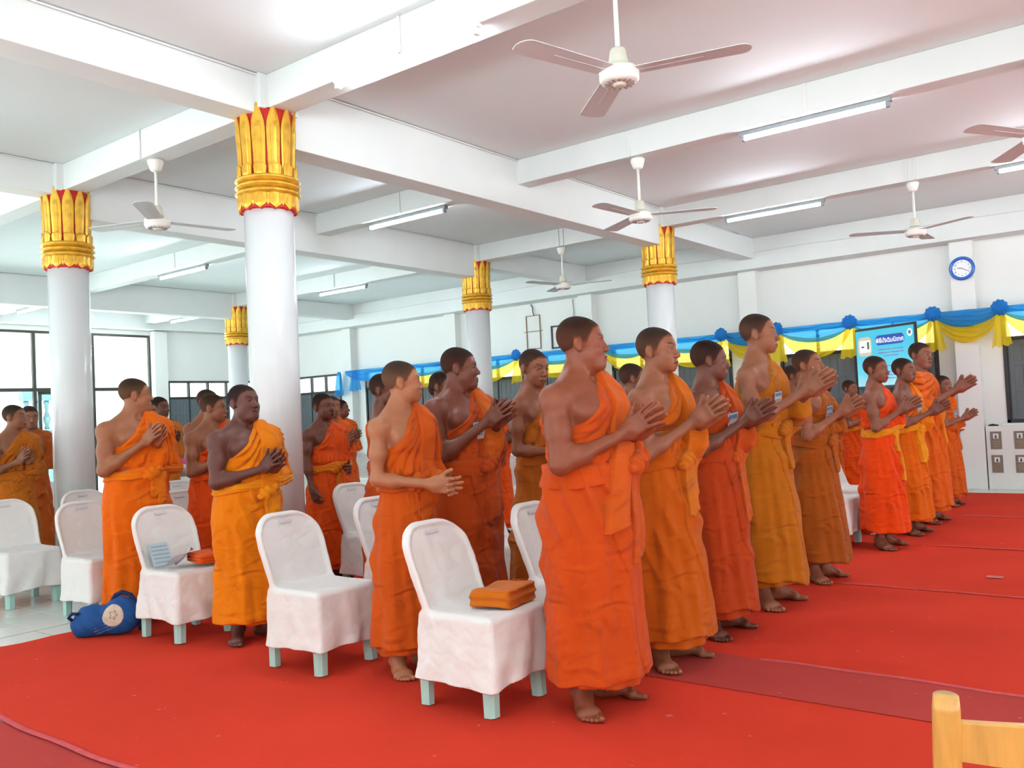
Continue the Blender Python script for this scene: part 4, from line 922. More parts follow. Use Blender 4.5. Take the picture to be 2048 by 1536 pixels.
def skin_tint(F, v, n, part):
    c = np.ones((len(v), 3), np.float32)
    c *= (1 + 0.05 * wob(v, 22, 3))[:, None]
    if part == 'head':
        q = F.to_head(v); y = np.abs(q[:, 1]); x, z = q[:, 0], q[:, 2]
        def mixc(m, col): c[:] = c * (1 - m[:, None]) + np.asarray(col, np.float32) * m[:, None]
        fr = step(0.05, 0.065, x)
        lip = fr * step(1.25, 0.85, np.sqrt((y / 0.024) ** 2 + ((z + 0.0715) / 0.0115) ** 2)) * step(0.080, 0.086, x); mixc(lip * 0.85, (0.74, 0.46, 0.46))
        slit = fr * step(1.2, 0.7, np.sqrt((y / 0.024) ** 2 + ((z + 0.0714 + 0.003 * F.gape) / (0.0022 + 0.008 * F.gape)) ** 2)); mixc(slit * 0.8, (0.25, 0.14, 0.14))
        ez = z + 0.0035 - 0.10 * (y - 0.031)
        eye = fr * step(1.15, 0.85, np.sqrt(((y - 0.031) / 0.0142) ** 2 + (ez / 0.0056) ** 2))
        mixc(eye, (1.5, 1.6, 1.7)); iris = eye * step(1.2, 0.8, np.sqrt((y - 0.031) ** 2 + ez ** 2) / 0.0056); mixc(iris, (0.10, 0.07, 0.06))
        lid = fr * step(1.0, 0.3, np.abs(ez - 0.0052 + 18 * (y - 0.031) ** 2) / 0.0022) * step(0.0165, 0.0145, np.abs(y - 0.031)); mixc(lid * 0.85, (0.15, 0.11, 0.1))
        bz = z - 0.0225 - 0.12 * (y - 0.02) + 9 * (y - 0.036) ** 2
        brow = fr * step(1.1, 0.6, np.abs(bz) / 0.0058) * step(0.010, 0.016, y) * step(0.056, 0.046, y) * step(0.05, 0.06, x); mixc(brow * 0.9, (0.16, 0.14, 0.14))
        nos = step(1.3, 0.8, np.sqrt(((y - 0.0075) / 0.0042) ** 2 + ((z + 0.0465) / 0.004) ** 2)) * step(0.085, 0.09, x); mixc(nos * 0.8, (0.25, 0.15, 0.13))
        chk = step(1.2, 0.2, np.sqrt(((x - 0.06) / 0.05) ** 2 + ((z + 0.03) / 0.05) ** 2)); mixc(chk * 0.25, (1.08, 0.95, 0.92))
        mus = fr * step(1.2, 0.6, np.sqrt((y / 0.026) ** 2 + ((z + 0.058) / 0.006) ** 2)); mixc(mus * 0.15, (0.6, 0.55, 0.52))
        ear = step(0.079, 0.085, y); mixc(ear * 0.2, (1.05, 0.85, 0.8))
        inn = step(0.0, 1.0, 1.3 - np.sqrt(((x + 0.004) / 0.010) ** 2 + ((z + 0.006) / 0.018) ** 2)) * step(0.07, 0.076, y); mixc(inn * 0.35, (0.6, 0.42, 0.38))
    if part in ('handR', 'handL'):
        W, Fm = (F.wR, F.fR) if part == 'handR' else (F.wL, F.fL); q = (v - W) @ Fm.T / 1.14
        palm = step(0.001, 0.008, q[:, 1]); c *= (1 + palm[:, None] * np.array([0.35, 0.35, 0.38], np.float32))
        tip = step(0.145, 0.158, q[:, 0]) * (1 - palm); c *= (1 + tip[:, None] * np.array([0.30, 0.22, 0.22], np.float32))
        kn = np.exp(-((q[:, 0] - 0.088) / 0.010) ** 2) * (1 - palm); c *= (1 - 0.14 * kn[:, None])
    if part == 'feet':
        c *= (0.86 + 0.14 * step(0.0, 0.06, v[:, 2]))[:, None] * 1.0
        for sg, A, rz in ((-1, F.aR, F.rr), (1, F.aL, F.rl)):
            q = rotz(v - A3(A[0], A[1], 0), rz); q = q * A3(1, sg, 1)
            for k, (ty, tx, r) in enumerate(((-0.036, 0.168, 0.0135), (-0.013, 0.166, 0.0095), (0.004, 0.158, 0.0088), (0.020, 0.147, 0.0083), (0.035, 0.133, 0.0083))):
                nl = step(1.2, 0.8, np.sqrt(((q[:, 0] - tx - r * 0.2) / (r * 0.85)) ** 2 + ((q[:, 1] - ty) / (r * 0.7)) ** 2)) * step(r * 1.2, r * 1.5, q[:, 2])
                c *= (1 + nl[:, None] * np.array([0.55, 0.5, 0.5], np.float32))
    return c

HAIRX = [-0.14, -0.085, -0.045, -0.032, -0.022, 0.002, 0.010, 0.026, 0.046, 0.060, 0.073, 0.12]
HAIRZ = [-0.066, -0.064, -0.045, -0.020, 0.010, 0.008, -0.016, -0.010, 0.026, 0.044, 0.054, 0.056]
def hair_line(q, lift=0.0): return q[:, 2] - np.interp(q[:, 0] , HAIRX, HAIRZ) - lift * step(0.0, 0.07, q[:, 0])

def keep_verts(v, f, n, k):
    f = f[k[f].all(1)]; used = np.unique(f); mp = np.full(len(v), -1); mp[used] = np.arange(len(used)); return v[used], mp[f], n[used]
def figure_tasks(F, res=1.0, hairlift=0.0, sash=True, knotp=None, band=None, tails=None, ksize=1.0):
    """list of (part name, function giving numpy mesh data) for one person"""
    T = []; hh = 0.0034 * res
    def skin_part(fn, lo, hi, h, part, keep=None, margin=0.005):
        def run():
            v, f, n = surface(fn, lo, hi, h, margin)
            if keep is not None and len(v): v, f, n = keep_verts(v, f, n, keep(v))
            return v, f, n, skin_tint(F, v, n, part)
        T.append(('body', run))
    skin_part(F.body, (-0.18, -0.15, 1.42), (0.19, 0.15, 1.775), hh, 'head', lambda v: v[:, 2] > 1.432, 0.006)
    skin_part(F.body, (-0.22 * F.gx, -0.36 * F.gw, 0.15), (0.34, 0.36 * F.gw, 1.48), 0.0115 * max(1, res * .8), 'body', lambda v: ((v[:, 2] < 1.458) | (np.abs(v[:, 1]) > 0.105)) & (v[:, 2] > 0.16))
    for sd, W, d, E_, nm in ((-1, F.wR, F.dR, F.eR, 'handR'), (1, F.wL, F.dL, F.eL, 'handL')):
        c = W + d * 0.10; u = (W - E_) / np.linalg.norm(W - E_)
        skin_part(lambda p, sd=sd: F.hand(p, sd), c - 0.155, c + 0.155, 0.0033 * res, nm, lambda v, W=W, u=u: (v - W) @ u > -0.055)
    skin_part(F.feet, (-0.16, -0.32, -0.005), (0.22, 0.32, 0.215), 0.0048 * res, 'feet')
    def hairf(p):
        q = F.to_head(p); hl_ = hair_line(q, hairlift) + 0.0025 * wob(p, 90, 4)
        return smax(F.head(p, ears=False) + 0.0012 - 0.0034 * step(-0.004, 0.016, hl_), -(hl_ + 0.003) * 0.8, 0.002)
    def hair():
        v, f, n = surface(hairf, (-0.18, -0.15, 1.46), (0.19, 0.15, 1.775), hh * 1.25, 0.006)
        q = F.to_head(v); hl = hair_line(q, hairlift) + 0.004 * wob(v, 160, 2); k = step(0.0, 0.022, hl); top = step(-0.02, 0.09, q[:, 2] - 0.25 * np.abs(q[:, 0]))
        dark = (0.43 - 0.325 * top)[:, None] * np.array([0.80, 0.98, 1.12], np.float32); tc = 1 * (1 - k[:, None]) + dark * k[:, None]; tc = tc * (1 + 0.12 * wob(v, 420, 5))[:, None]
        return v, f, n, tc
    T.append(('hair', hair))
    hr = 0.0094 * max(0.8, res * 0.85)
    def cloth(nm, fn, lo, hi, h, mg=0.022): T.append((nm, lambda: surface(fn, lo, hi, h, mg) + (None,)))
    cloth('lower_robe', F.skirt, (-0.34, -0.38, 0.09), (0.36, 0.38, 1.09), hr * 1.1)
    cloth('underskirt', F.under, (-0.30, -0.34, 0.05), (0.32, 0.34, 0.34), hr * 1.5)
    cloth('upper_robe', F.robe, (-0.28, -0.38, 0.96), (0.38, 0.38, 1.53), hr)
    if sash: cloth('sash', F.sash, (-0.28, -0.34, 0.97), (0.34, 0.38, 1.11), hr * 0.85, 0.02)
    if band: cloth('shoulder_band', lambda p: F.band(p, *band), (-0.06, -0.18, band[0] - 0.05), (0.34, 0.24, 1.50), hr * 0.8, 0.02)
    if knotp:
        ky, kz = knotp; kx = find_x(lambda p: np.minimum(F.robe_base(p), F.skirt_raw(p)[0]), ky, kz) + 0.015
        K = A3(kx, ky, kz); tl = tails or ((-0.01, 0.055, 0.74, 0.05), (0.07, 0.05, 0.86, -0.2))
        cloth('sash_knot', lambda p: F.knot(p, K, ksize, tl), (-0.02, ky - 0.20, 0.45), (0.44, ky + 0.28, kz + 0.10), hr * 0.8)
    return T
from concurrent.futures import ThreadPoolExecutor
POOL = ThreadPoolExecutor(4)
def collect(futs):
    """numpy results of one person -> meshes; all skin pieces become one body mesh"""
    M = {}; skin = []
    for nm, fu in futs:
        r = fu.result()
        if nm == 'body': skin.append(r)
        else: M[nm] = npmesh(nm, r[0], r[1], True, r[2], r[3])
    v, f, n = join_np([r[:3] for r in skin])
    return {'body': npmesh('body', v, f, True, n, np.concatenate([r[3] for r in skin])), **M}
SKIN = mat('skin', objcol=True, attr='tint', rough=0.44, spec=0.4, noise=0.05, nscale=30, bump=0.06, bscale=260, subsurf=0.0)
HAIR = mat('stubble', objcol=True, attr='tint', rough=0.85, spec=0.25, bump=0.25, bscale=900)
ROBE = mat('robe_cotton', objcol=True, rough=0.9, spec=0.12, noise=0.08, nscale=5, bump=0.10, bscale=240, sheen=0.1)
def crease_relief(m, scale=9.0, strength=0.45, stretch=(1, 1, 0.42), dist=0.012):
    """fine cloth creases on top of a material's own relief"""
    nt = m.node_tree; L = nt.links.new; p = nt.nodes['Principled BSDF']
    tc = nn(nt, 'ShaderNodeTexCoord'); mp = nn(nt, 'ShaderNodeMapping'); mp.inputs['Scale'].default_value = stretch; mp.inputs['Rotation'].default_value = (0.35, 0.2, 0)
    L(tc.outputs['Object'], mp.inputs['Vector'])
    nz = nn(nt, 'ShaderNodeTexNoise', noise_type='RIDGED_MULTIFRACTAL'); nz.inputs['Scale'].default_value = scale; nz.inputs['Detail'].default_value = 2; nz.inputs['Distortion'].default_value = 0.6
    L(mp.outputs[0], nz.inputs['Vector'])
    b = nn(nt, 'ShaderNodeBump'); b.inputs['Strength'].default_value = strength; b.inputs['Distance'].default_value = dist
    old = p.inputs['Normal'].links
    if old: L(old[0].from_socket, b.inputs['Normal'])
    L(nz.outputs['Fac'], b.inputs['Height']); L(b.outputs[0], p.inputs['Normal'])
crease_relief(ROBE, 8.0, 0.9, (0.75, 0.75, 1.7), 0.030)
def badge(F, root, y, z, s=1.0, tilt=0.2):
    x = find_x(F.robe, y, z) + 0.012
    b = MB(); M_ = Matrix.Translation((x, y, z)) @ Matrix.Rotation(0.15, 4, 'Y') @ Matrix.Rotation(tilt, 4, 'X') @ Matrix.Rotation(-0.35, 4, 'Z')
    b.box(-0.002, 0.002, -0.036 * s, 0.036 * s, -0.05 * s, 0.05 * s, M=M_)
    o = b.build('name_badge', mat('badge_card', (205, 214, 222), 0.25, noise=0.08, nscale=40), root); o['label'] = 'clear plastic name badge'
    c = MB(); c.box(0.0015, 0.003, -0.030 * s, 0.030 * s, 0.020 * s, 0.042 * s, M=M_); c.build('badge_strip', mat('badge_print', (90, 150, 190), 0.4), o)
    c = MB(); c.box(0.0015, 0.0028, -0.026 * s, 0.026 * s, -0.012 * s, -0.006 * s, M=M_); c.box(0.0015, 0.0028, -0.022 * s, 0.022 * s, -0.026 * s, -0.021 * s, M=M_); c.build('badge_lines', mat('badge_ink', (110, 120, 135), 0.5), o)
    c = MB(); c.box(-0.001, 0.004, -0.006 * s, 0.006 * s, 0.05 * s, 0.066 * s, M=M_); c.build('badge_clip', mat('clip_metal', (190, 190, 195), 0.3, 0.8), o)
def glasses(F, root):
    """wire glasses in head space, carried to body space"""
    g = empty('eyeglasses'); g.parent = root; g['label'] = 'thin metal framed eyeglasses'
    R = Matrix.Translation(Vector(F.piv)) @ Matrix.Rotation(F.yaw, 4, 'Z') @ Matrix.Rotation(-F.nod, 4, 'Y') @ Matrix.Scale(F.hs, 4) @ Matrix.Translation(Vector(F.hc - F.piv))
    fm = mat('glasses_metal', (190, 180, 165), 0.25, 0.9)
    b = MB()
    for sg in (-1, 1):
        pts = [R @ Vector((0.100 - 0.010 * abs(math.cos(a)), sg * 0.033 + 0.022 * math.cos(a), -0.005 + 0.016 * math.sin(a))) for a in np.linspace(0, 2 * math.pi, 25)]
        b.tube(pts, 0.0011, 6)
        b.tube([R @ Vector((0.092, sg * 0.055, -0.002)), R @ Vector((0.04, sg * 0.079, 0.002)), R @ Vector((-0.01, sg * 0.081, 0.004)), R @ Vector((-0.022, sg * 0.080, -0.012))], 0.0012, 6)
    b.tube([R @ Vector((0.101, -0.012, -0.002)), R @ Vector((0.106, 0, 0.001)), R @ Vector((0.101, 0.012, -0.002))], 0.0011, 6)
    b.build('spectacle_frame', fm, g)
def rgbv(c): return lin(c)
BANK = {}; JOBS = {}
def prepare(key, fig=None, res=1.0, opts=None):
    F = Fig(**(fig or {})); JOBS[key] = (F, [(nm, POOL.submit(fn)) for nm, fn in figure_tasks(F, res, **(opts or {}))])
def person(key, loc, H, label, skin, robe, rz=0.0, robe2=None, sashcol=None, bandcol=None, undercol=None, group=None, badge_at=None, specs=False, gscale=1.0):
    """one person built from the prepared figure called key; figures may be shared"""
    s = H / (1.5 + 0.195 * (BANK[key][0] if key in BANK else JOBS[key][0]).hs)
    root = empty('person', loc, math.radians(rz), label, 'person', group, (s * gscale, s * gscale, s))
    if key not in BANK: F, fu = JOBS[key]; BANK[key] = (F, collect(fu))
    F, M = BANK[key]
    for nm, me in M.items():
        if nm == 'body': c, m_ = lin(skin), SKIN
        elif nm == 'hair': c, m_ = lin(skin), HAIR
        else: c, m_ = lin({'sash': sashcol, 'sash_knot': sashcol, 'shoulder_band': bandcol, 'underskirt': undercol, 'lower_robe': robe2}.get(nm) or robe), ROBE
        link(nm, me, m_, root, color=c)
    if badge_at: badge(F, root, *badge_at)
    if specs: glasses(F, root)
    return root
# ---------------------------------------------------------------- white covered plastic chairs
COVER = mat('chair_cover_cloth', (240, 238, 234), 0.8, spec=0.2, noise=0.03, nscale=4, bump=0.06, bscale=120); crease_relief(COVER, 6.0, 0.8, (1, 1, 0.8), 0.022)
MINT = mat('mint_plastic', (176, 218, 208), 0.35, spec=0.4)
def cover_sdf(seed):
    def fn(p):
        x, y, z = p[:, 0], p[:, 1], p[:, 2]
        dn = np.clip((0.43 - z) / 0.30, 0, 1); hx = 0.212 + 0.022 * dn; hy = 0.205 + 0.020 * dn
        # seat block with draped skirt
        fold = 0.008 * np.sin(np.arctan2(y, x) * 9 + seed + 2.0 * np.sin(z * 9 + seed)) * dn + 0.004 * wob(p, 24, seed) + 0.0025 * np.abs(wob(p * A3(1, 1, 1.4), 46, seed + 3))
        q = np.stack([np.abs(x) - hx + 0.03 - fold, np.abs(y) - hy + 0.03 - fold, np.abs(z - 0.21) - 0.215 + 0.03], 1)
        d = np.sqrt((np.maximum(q, 0) ** 2).sum(1)) + np.minimum(q.max(1), 0) - 0.03
        d = d + 0.010 * np.exp(-((x - 0.0) ** 2 + y ** 2) / 0.02) * np.clip((z - 0.38) / 0.04, 0, 1)      # seat sinks a little
        hem = 0.125 + 0.008 * np.sin(np.arctan2(y, x) * 2 + seed) + 0.004 * np.cos(np.arctan2(y, x) * 4)
        d = smax(d, hem - z, 0.006)
        # leaning back panel: rounded top, rolled rim, slightly dished
        xb = -0.178 - 0.40 * (z - 0.42) + 0.55 * y * y
        w = 0.205 + 0.012 * np.sin((z - 0.42) * 6) - 0.035 * np.clip((z - 0.60) / 0.2, 0, 1) ** 2; hz = 0.20; R = 0.115
        qy = np.abs(y) - w + R; qz = z - 0.795 + R
        o2 = np.sqrt(np.maximum(qy, 0) ** 2 + np.maximum(qz, 0) ** 2) + np.minimum(np.maximum(qy, qz), 0) - R
        o2 = np.maximum(o2, 0.30 - z)
        th = 0.011 + 0.011 * np.exp(-((o2 + 0.012) / 0.012) ** 2) + 0.0022 * wob(p * A3(1, 1, 1), 34, seed + 2) + 0.0035 * np.abs(wob(p * A3(1, 0.7, 1.3), 44, seed + 5))
        s_ = smax(np.abs(x - xb) * 0.93 - th, o2, 0.012)
        return smin(d, s_, 0.028)
    return fn
COVERS = []
for sd in (1.0, 2.7, 4.4):
    v, f, n = surface(cover_sdf(sd), (-0.38, -0.27, 0.10), (0.27, 0.27, 0.82), 0.0085, 0.02); COVERS.append(npmesh('cover', v, f, True, n))
def leg_mesh():
    b = MB(); out = [(-0.026, -0.026), (0.010, -0.026), (0.026, -0.010), (0.026, 0.026), (-0.026, 0.026)]
    vs = []; n = len(out)
    for z, s_ in ((0.0, 0.92), (0.012, 0.92), (0.30, 1.1)): vs += [(x * s_, y * s_, z) for x, y in out]
    fs = [tuple(range(n - 1, -1, -1)), tuple(range(2 * n, 3 * n))]
    for j in range(2): fs += [(j * n + k, j * n + (k + 1) % n, (j + 1) * n + (k + 1) % n, (j + 1) * n + k) for k in range(n)]
    b.add(vs, fs); return b.mesh('leg')
LEG = leg_mesh()
SLOTM = mat('clear_label', (224, 222, 228), 0.2)
def chair(x, y, label, k=0, rz=0.0):
    c = empty('chair', (x, y, 0.0145 if x > -5.8 else 0.0055), math.radians(rz), label, 'chair', 'white covered plastic chairs')
    link('cover', COVERS[k % 3], COVER, c)
    for sx in (-1, 1):
        for sy in (-1, 1): link('leg', LEG, MINT, c, (sx * 0.182 - 0.008, sy * 0.172, 0), (0.04 * sy, -0.04 * sx, 0 if sx > 0 else math.pi / 2))
    b = MB(); M_ = Matrix.Translation((-0.288, 0, 0.745)) @ Matrix.Rotation(-0.38, 4, 'Y'); b.box(-0.001, 0.002, -0.042, 0.042, -0.008, 0.008, M=M_); b.build('name_strip', SLOTM, c)
    return c
chair(-2.58, 3.06, 'white covered chair with a folded orange cloth on its seat', 0)
chair(-2.57, 3.86, 'white covered chair half hidden right behind the leading monk', 1)
chair(-2.63, 4.62, 'white covered chair whose mint leg shows below the second front row robe', 2)
chair(-2.62, 5.40, 'white covered chair hidden behind the third front row monk', 0)
chair(-2.60, 6.18, 'white covered chair low between the tall monk and the brown robed one', 1)
chair(-2.54, 7.05, 'white covered chair between the brown robed monk and the vermilion robed boy', 2)
chair(-2.54, 7.85, 'white covered chair behind the vermilion robed boy', 0)
chair(-2.54, 8.68, 'white covered chair behind the boy with the long yellow sash', 1)
chair(-3.73, 3.10, 'empty white covered chair behind the slim pale monk', 1)
chair(-3.84, 3.90, 'white covered chair behind the stout moustached monk', 2)
chair(-3.73, 4.72, 'white covered chair behind the monk looking down', 0)
chair(-5.04, 3.12, 'white covered chair holding a grey notebook and orange cloth', 2)
chair(-4.98, 4.72, 'white covered chair in front of the yawning boy', 0)
chair(-6.24, 3.20, 'white covered chair behind the large monk glancing away', 1)
chair(-6.28, 4.02, 'white covered chair back between the large monk and the dark skinned boy', 2)
chair(-7.26, 3.08, 'white covered chair at the left picture edge on bare tiles', 0)
chair(-7.52, 3.84, 'white covered chair back just right of the left column', 1)
chair(-7.56, 4.78, 'distant white covered chair back with a pale scrap on top', 2)
chair(-9.70, 4.45, 'white covered chair with a blue bag, left of the column', 0)
chair(-6.30, 8.40, 'white covered chair seen between the stout monk and the one looking down', 1)
chair(-6.20, 4.80, 'white covered chair behind the column, beside the yawning boy', 1)
chair(-9.9, 9.3, 'far white covered chair below the blue bunting end', 2)
# ---------------------------------------------------------------- who stands where
T0 = time.time()
prepare('f1', dict(tuck=False, g=1.26, fat=0.35, yaw=31, nod=2, seed=1.0, face=1.07, jaw=1.08, hx=0.02, hz=0.02, splay=1.5), 1.0, dict(sash=False, band=(0.78, 0.060, -0.075), knotp=(0.075, 1.06), ksize=1.15, tails=((0.02, 0.085, 0.66, 0.0), (0.10, 0.07, 0.70, -0.1))))
prepare('f2', dict(tuck=False, g=1.02, yaw=8, nod=1, seed=2.2, hz=0.05, hx=0.0, splay=1.1), 1.1, dict(sash=False, band=(1.02, 0.05), knotp=(0.0, 1.03), ksize=1.2, tails=((0.0, 0.06, 0.76, 0.0), (0.08, 0.05, 0.84, -0.2))))
prepare('f3', dict(tuck=False, g=1.08, yaw=33, nod=-2, seed=3.1, hz=0.06, hx=0.02), 1.2, dict(sash=False, band=(1.02, 0.05), knotp=(0.02, 1.03), tails=((0.02, 0.065, 0.66, 0.03), (0.08, 0.04, 0.9, -0.2))))
prepare('f4', dict(tuck=False, g=0.90, yaw=17, nod=0, seed=4.4, hx=0.07, hz=0.07, splay=0.8, jaw=0.95), 1.35, dict(sash=False, knotp=(0.02, 1.03), ksize=1.1, tails=((0.0, 0.05, 0.80, 0.1), (0.08, 0.05, 0.86, -0.2)), hairlift=0.012))
prepare('f5', dict(tuck=False, g=1.02, yaw=2, nod=8, seed=5.2, hx=0.01, hz=0.06), 1.5, dict(sash=False, knotp=(0.0, 1.03), ksize=1.1, tails=((0.0, 0.05, 0.80, 0.12), (0.08, 0.05, 0.84, -0.2))))
prepare('f6', dict(hs=1.08, g=0.98, yaw=-8, nod=-2, seed=6.3, hx=0.0, hz=0.05, face=1.05), 1.8, dict(knotp=(0.02, 1.02), ksize=0.95, tails=((0.0, 0.06, 0.86, 0.0), (0.06, 0.05, 0.60, -0.1))))
prepare('f7', dict(hs=1.10, g=0.92, yaw=-12, nod=0, seed=7.1, hx=0.03, hz=0.01, face=1.03), 1.9, dict(band=(0.98, 0.05), knotp=(0.0, 1.02), ksize=1.1, tails=((-0.05, 0.05, 0.70, 0.0), (0.06, 0.06, 0.74, -0.2))))
prepare('f8', dict(hs=1.08, g=1.08, yaw=-22, nod=-2, seed=8.2, hx=0.10, hz=0.08, both=True, face=1.08, jaw=1.1), 2.0, dict(knotp=(0.02, 1.0), ksize=1.0))
prepare('f9', dict(hs=1.12, g=0.94, yaw=-30, nod=0, seed=9.1, hx=0.02, hz=-0.02), 2.2, dict(knotp=(0.02, 1.0), ksize=0.9))
prepare('s1', dict(g=0.93, yaw=46, nod=2, seed=10.4, pose='low', hx=0.03, hz=0.0, foot_r=-30, foot_l=40), 1.15, dict(band=(1.03, 0.048), knotp=(-0.02, 1.04), ksize=1.2, tails=((0.0, 0.05, 0.86, 0.1), (0.07, 0.05, 0.84, -0.2))))
prepare('s2', dict(tuck=False, g=1.30, fat=0.45, yaw=36, nod=0, seed=11.3, face=1.1, jaw=1.12, hz=0.10, hx=0.03), 1.25, dict(sash=False, band=(0.84, 0.05), knotp=(0.0, 1.03), ksize=1.1, tails=((0.0, 0.05, 0.70, 0.05), (0.07, 0.04, 0.74, -0.05))))
prepare('s3', dict(tuck=False, g=0.86, yaw=-12, nod=-8, seed=12.5, pose='low', hx=-0.02, hz=0.02, jaw=0.92, face=0.96), 1.4, dict(sash=False))
prepare('t1', dict(hs=1.10, g=1.27, fat=0.5, yaw=8, nod=5, seed=13.2, face=1.12, jaw=1.12, hx=0.03, hz=-0.02, splay=2.0), 1.35, dict(band=(1.0, 0.06), knotp=(0.02, 0.99), ksize=1.2, tails=((0.02, 0.06, 0.72, 0.02), (0.09, 0.05, 0.70, -0.2))))
prepare('t2', dict(hs=1.12, gape=1.0, g=0.96, yaw=4, nod=2, seed=14.1, pose='down', face=1.05), 1.5, dict(knotp=(0.02, 1.03), ksize=1.1, tails=((0.05, 0.035, 0.80, -0.3),)))
prepare('t5', dict(g=1.22, fat=0.3, yaw=66, nod=2, seed=15.3, face=1.08, jaw=1.08, hx=0.0, hz=0.09, foot_r=-25), 1.55, dict(band=(1.04, 0.055), knotp=(0.02, 1.04), ksize=1.1, tails=((0.02, 0.045, 0.88, 0.0), (0.08, 0.04, 0.82, -0.1))))
prepare('p1', dict(g=0.92, yaw=40, nod=2, seed=16.2, hx=-0.02, hz=0.0), 1.9, dict(knotp=(0.0, 1.02), ksize=1.1, hairlift=0.0))
prepare('p2', dict(g=0.96, yaw=-8, nod=-8, seed=17.4, pose='pray', hz=0.02), 1.9, dict(knotp=(0.0, 1.02)))
prepare('g1', dict(g=1.0, yaw=18, nod=0, seed=18.1, hz=0.04), 1.9, dict(knotp=(0.0, 1.02)))
prepare('g2', dict(hs=1.08, g=0.94, yaw=-14, nod=-2, seed=19.2, hz=0.02, face=1.04), 1.9, dict(knotp=(0.0, 1.02)))
prepare('g3', dict(g=1.1, fat=0.2, yaw=40, nod=0, seed=20.2, hz=0.02, face=1.06), 1.9, dict(knotp=(0.0, 1.02)))
Z = 0.0125; ZT = 0.005
G1, G2, G3 = 'monks standing in the front row', 'monks standing in the second row', 'monks standing in the rows behind'
person('f1', (-2.10, 3.25, Z), 1.70, 'leading stout monk in rust orange robe, clapping, closest in the front row', (140, 75, 49), (204, 78, 22), bandcol=(210, 92, 26), sashcol=(200, 84, 26), group=G1)
person('f2', (-2.11, 3.97, 0.0155), 1.685, 'second front row monk in amber brown robe, palms raised together', (150, 93, 65), (198, 94, 18), sashcol=(206, 112, 26), bandcol=(206, 104, 22), group=G1)
person('f3', (-2.14, 4.63, Z), 1.65, 'dark skinned front row monk in deep rust robe with white badge', (111, 64, 48), (182, 66, 22), sashcol=(196, 88, 26), bandcol=(190, 76, 24), group=G1, badge_at=(-0.01, 1.22, 1.1))
person('f4', (-2.15, 5.42, Z), 1.85, 'tallest lean monk in golden ochre robe, hands far forward', (150, 95, 67), (188, 108, 20), group=G1, badge_at=(-0.03, 1.20, 0.8))
person('f5', (-2.13, 6.30, Z), 1.645, 'monk with lifted chin in brown ochre robe, pale badge on chest', (152, 93, 65), (166, 84, 22), sashcol=(176, 92, 26), group=G1, badge_at=(-0.01, 1.23))
person('f6', (-2.09, 7.85, Z), 1.63, 'young monk in vivid vermilion robe with golden yellow sash', (135, 80, 58), (238, 74, 16), sashcol=(236, 148, 24), group=G1)
person('f7', (-2.07, 8.72, Z), 1.63, 'novice boy in orange robe with long yellow sash and badge', (126, 77, 58), (226, 104, 18), sashcol=(240, 152, 24), bandcol=(236, 128, 20), group=G1, badge_at=(0.0, 1.20))
person('f8', (-2.10, 9.55, Z), 1.81, 'big novice with glasses, orange robe over both shoulders', (138, 82, 61), (226, 100, 26), sashcol=(236, 130, 22), group=G1, specs=True)
person('f9', (-2.19, 11.0, Z), 1.485, 'last small novice of the front row, near the plaque wall', (138, 86, 65), (214, 94, 26), group=G1, badge_at=(0.0, 1.2))
person('s1', (-3.21, 3.24, Z), 1.585, 'slim pale skinned monk with clasped lowered hands beside an empty chair', (177, 115, 80), (206, 88, 22), group=G2)
person('s2', (-3.30, 3.80, Z), 1.68, 'stout moustached dark monk clapping behind the slim pale one', (116, 63, 45), (186, 74, 24), bandcol=(204, 96, 30), group=G2, badge_at=(-0.03, 1.22))
person('s3', (-3.28, 4.50, Z), 1.69, 'thin monk looking down, olive ochre robe, arms folded low', (138, 82, 57), (184, 98, 30), group=G2)
person('t1', (-4.56, 3.24, Z), 1.54, 'stout dark skinned boy in bright marigold robe in front of a column', (102, 61, 51), (240, 132, 14), sashcol=(242, 146, 20), undercol=(238, 106, 14), group=G3)
person('t2', (-5.62, 4.76, Z), 1.525, 'boy with open mouth and one arm hanging, red orange robe', (110, 61, 45), (228, 82, 22), sashcol=(226, 124, 24), group=G3)
person('t5', (-5.72, 3.18, Z), 1.65, 'large monk in bright orange robe glancing away, palms together, far left', (160, 102, 69), (238, 108, 14), sashcol=(240, 124, 18), group=G3)
person('p1', (-8.3, 3.48, ZT), 1.58, 'thin monk with fully shaved head in ochre robe, left of the column', (143, 91, 65), (196, 108, 26), group=G3)
person('p2', (-9.25, 4.03, ZT), 1.60, 'monk with lowered eyes and palms in prayer, at the far left', (140, 88, 64), (184, 84, 24), group=G3)
person('g1', (-7.95, 2.52, ZT), 1.66, 'monk at the left picture edge of whom only hands show', (167, 108, 77), (200, 108, 26), group=G3)
person('g2', (-4.50, 4.36, Z), 1.61, 'dark monk turned away just behind the slim pale one', (111, 64, 46), (206, 84, 24), rz=40, group=G3)
person('g1', (-4.50, 4.98, Z), 1.63, 'monk whose profile shows past the slim pale face', (122, 72, 52), (222, 92, 22), group=G3)
person('g3', (-5.60, 6.15, Z), 1.64, 'monk peeking between the slim pale one and the stout one', (113, 66, 48), (222, 92, 22), group=G3)
person('g2', (-6.90, 5.96, ZT), 1.56, 'novice looking over the shoulder of the open mouthed boy', (143, 88, 64), (228, 92, 22), group=G3)
person('g3', (-8.1, 7.12, ZT), 1.56, 'novice farther back, face beside the column right edge', (118, 69, 51), (222, 92, 22), group=G3)
person('g1', (-7.02, 4.60, ZT), 1.64, 'bare shouldered monk with glasses behind the dark skinned boy', (156, 97, 69), (196, 96, 26), group=G3, specs=True)
person('g3', (-5.80, 3.84, Z), 1.54, 'novice in red orange robe, head bent behind the dark skinned boy', (150, 93, 65), (230, 80, 20), group=G3)
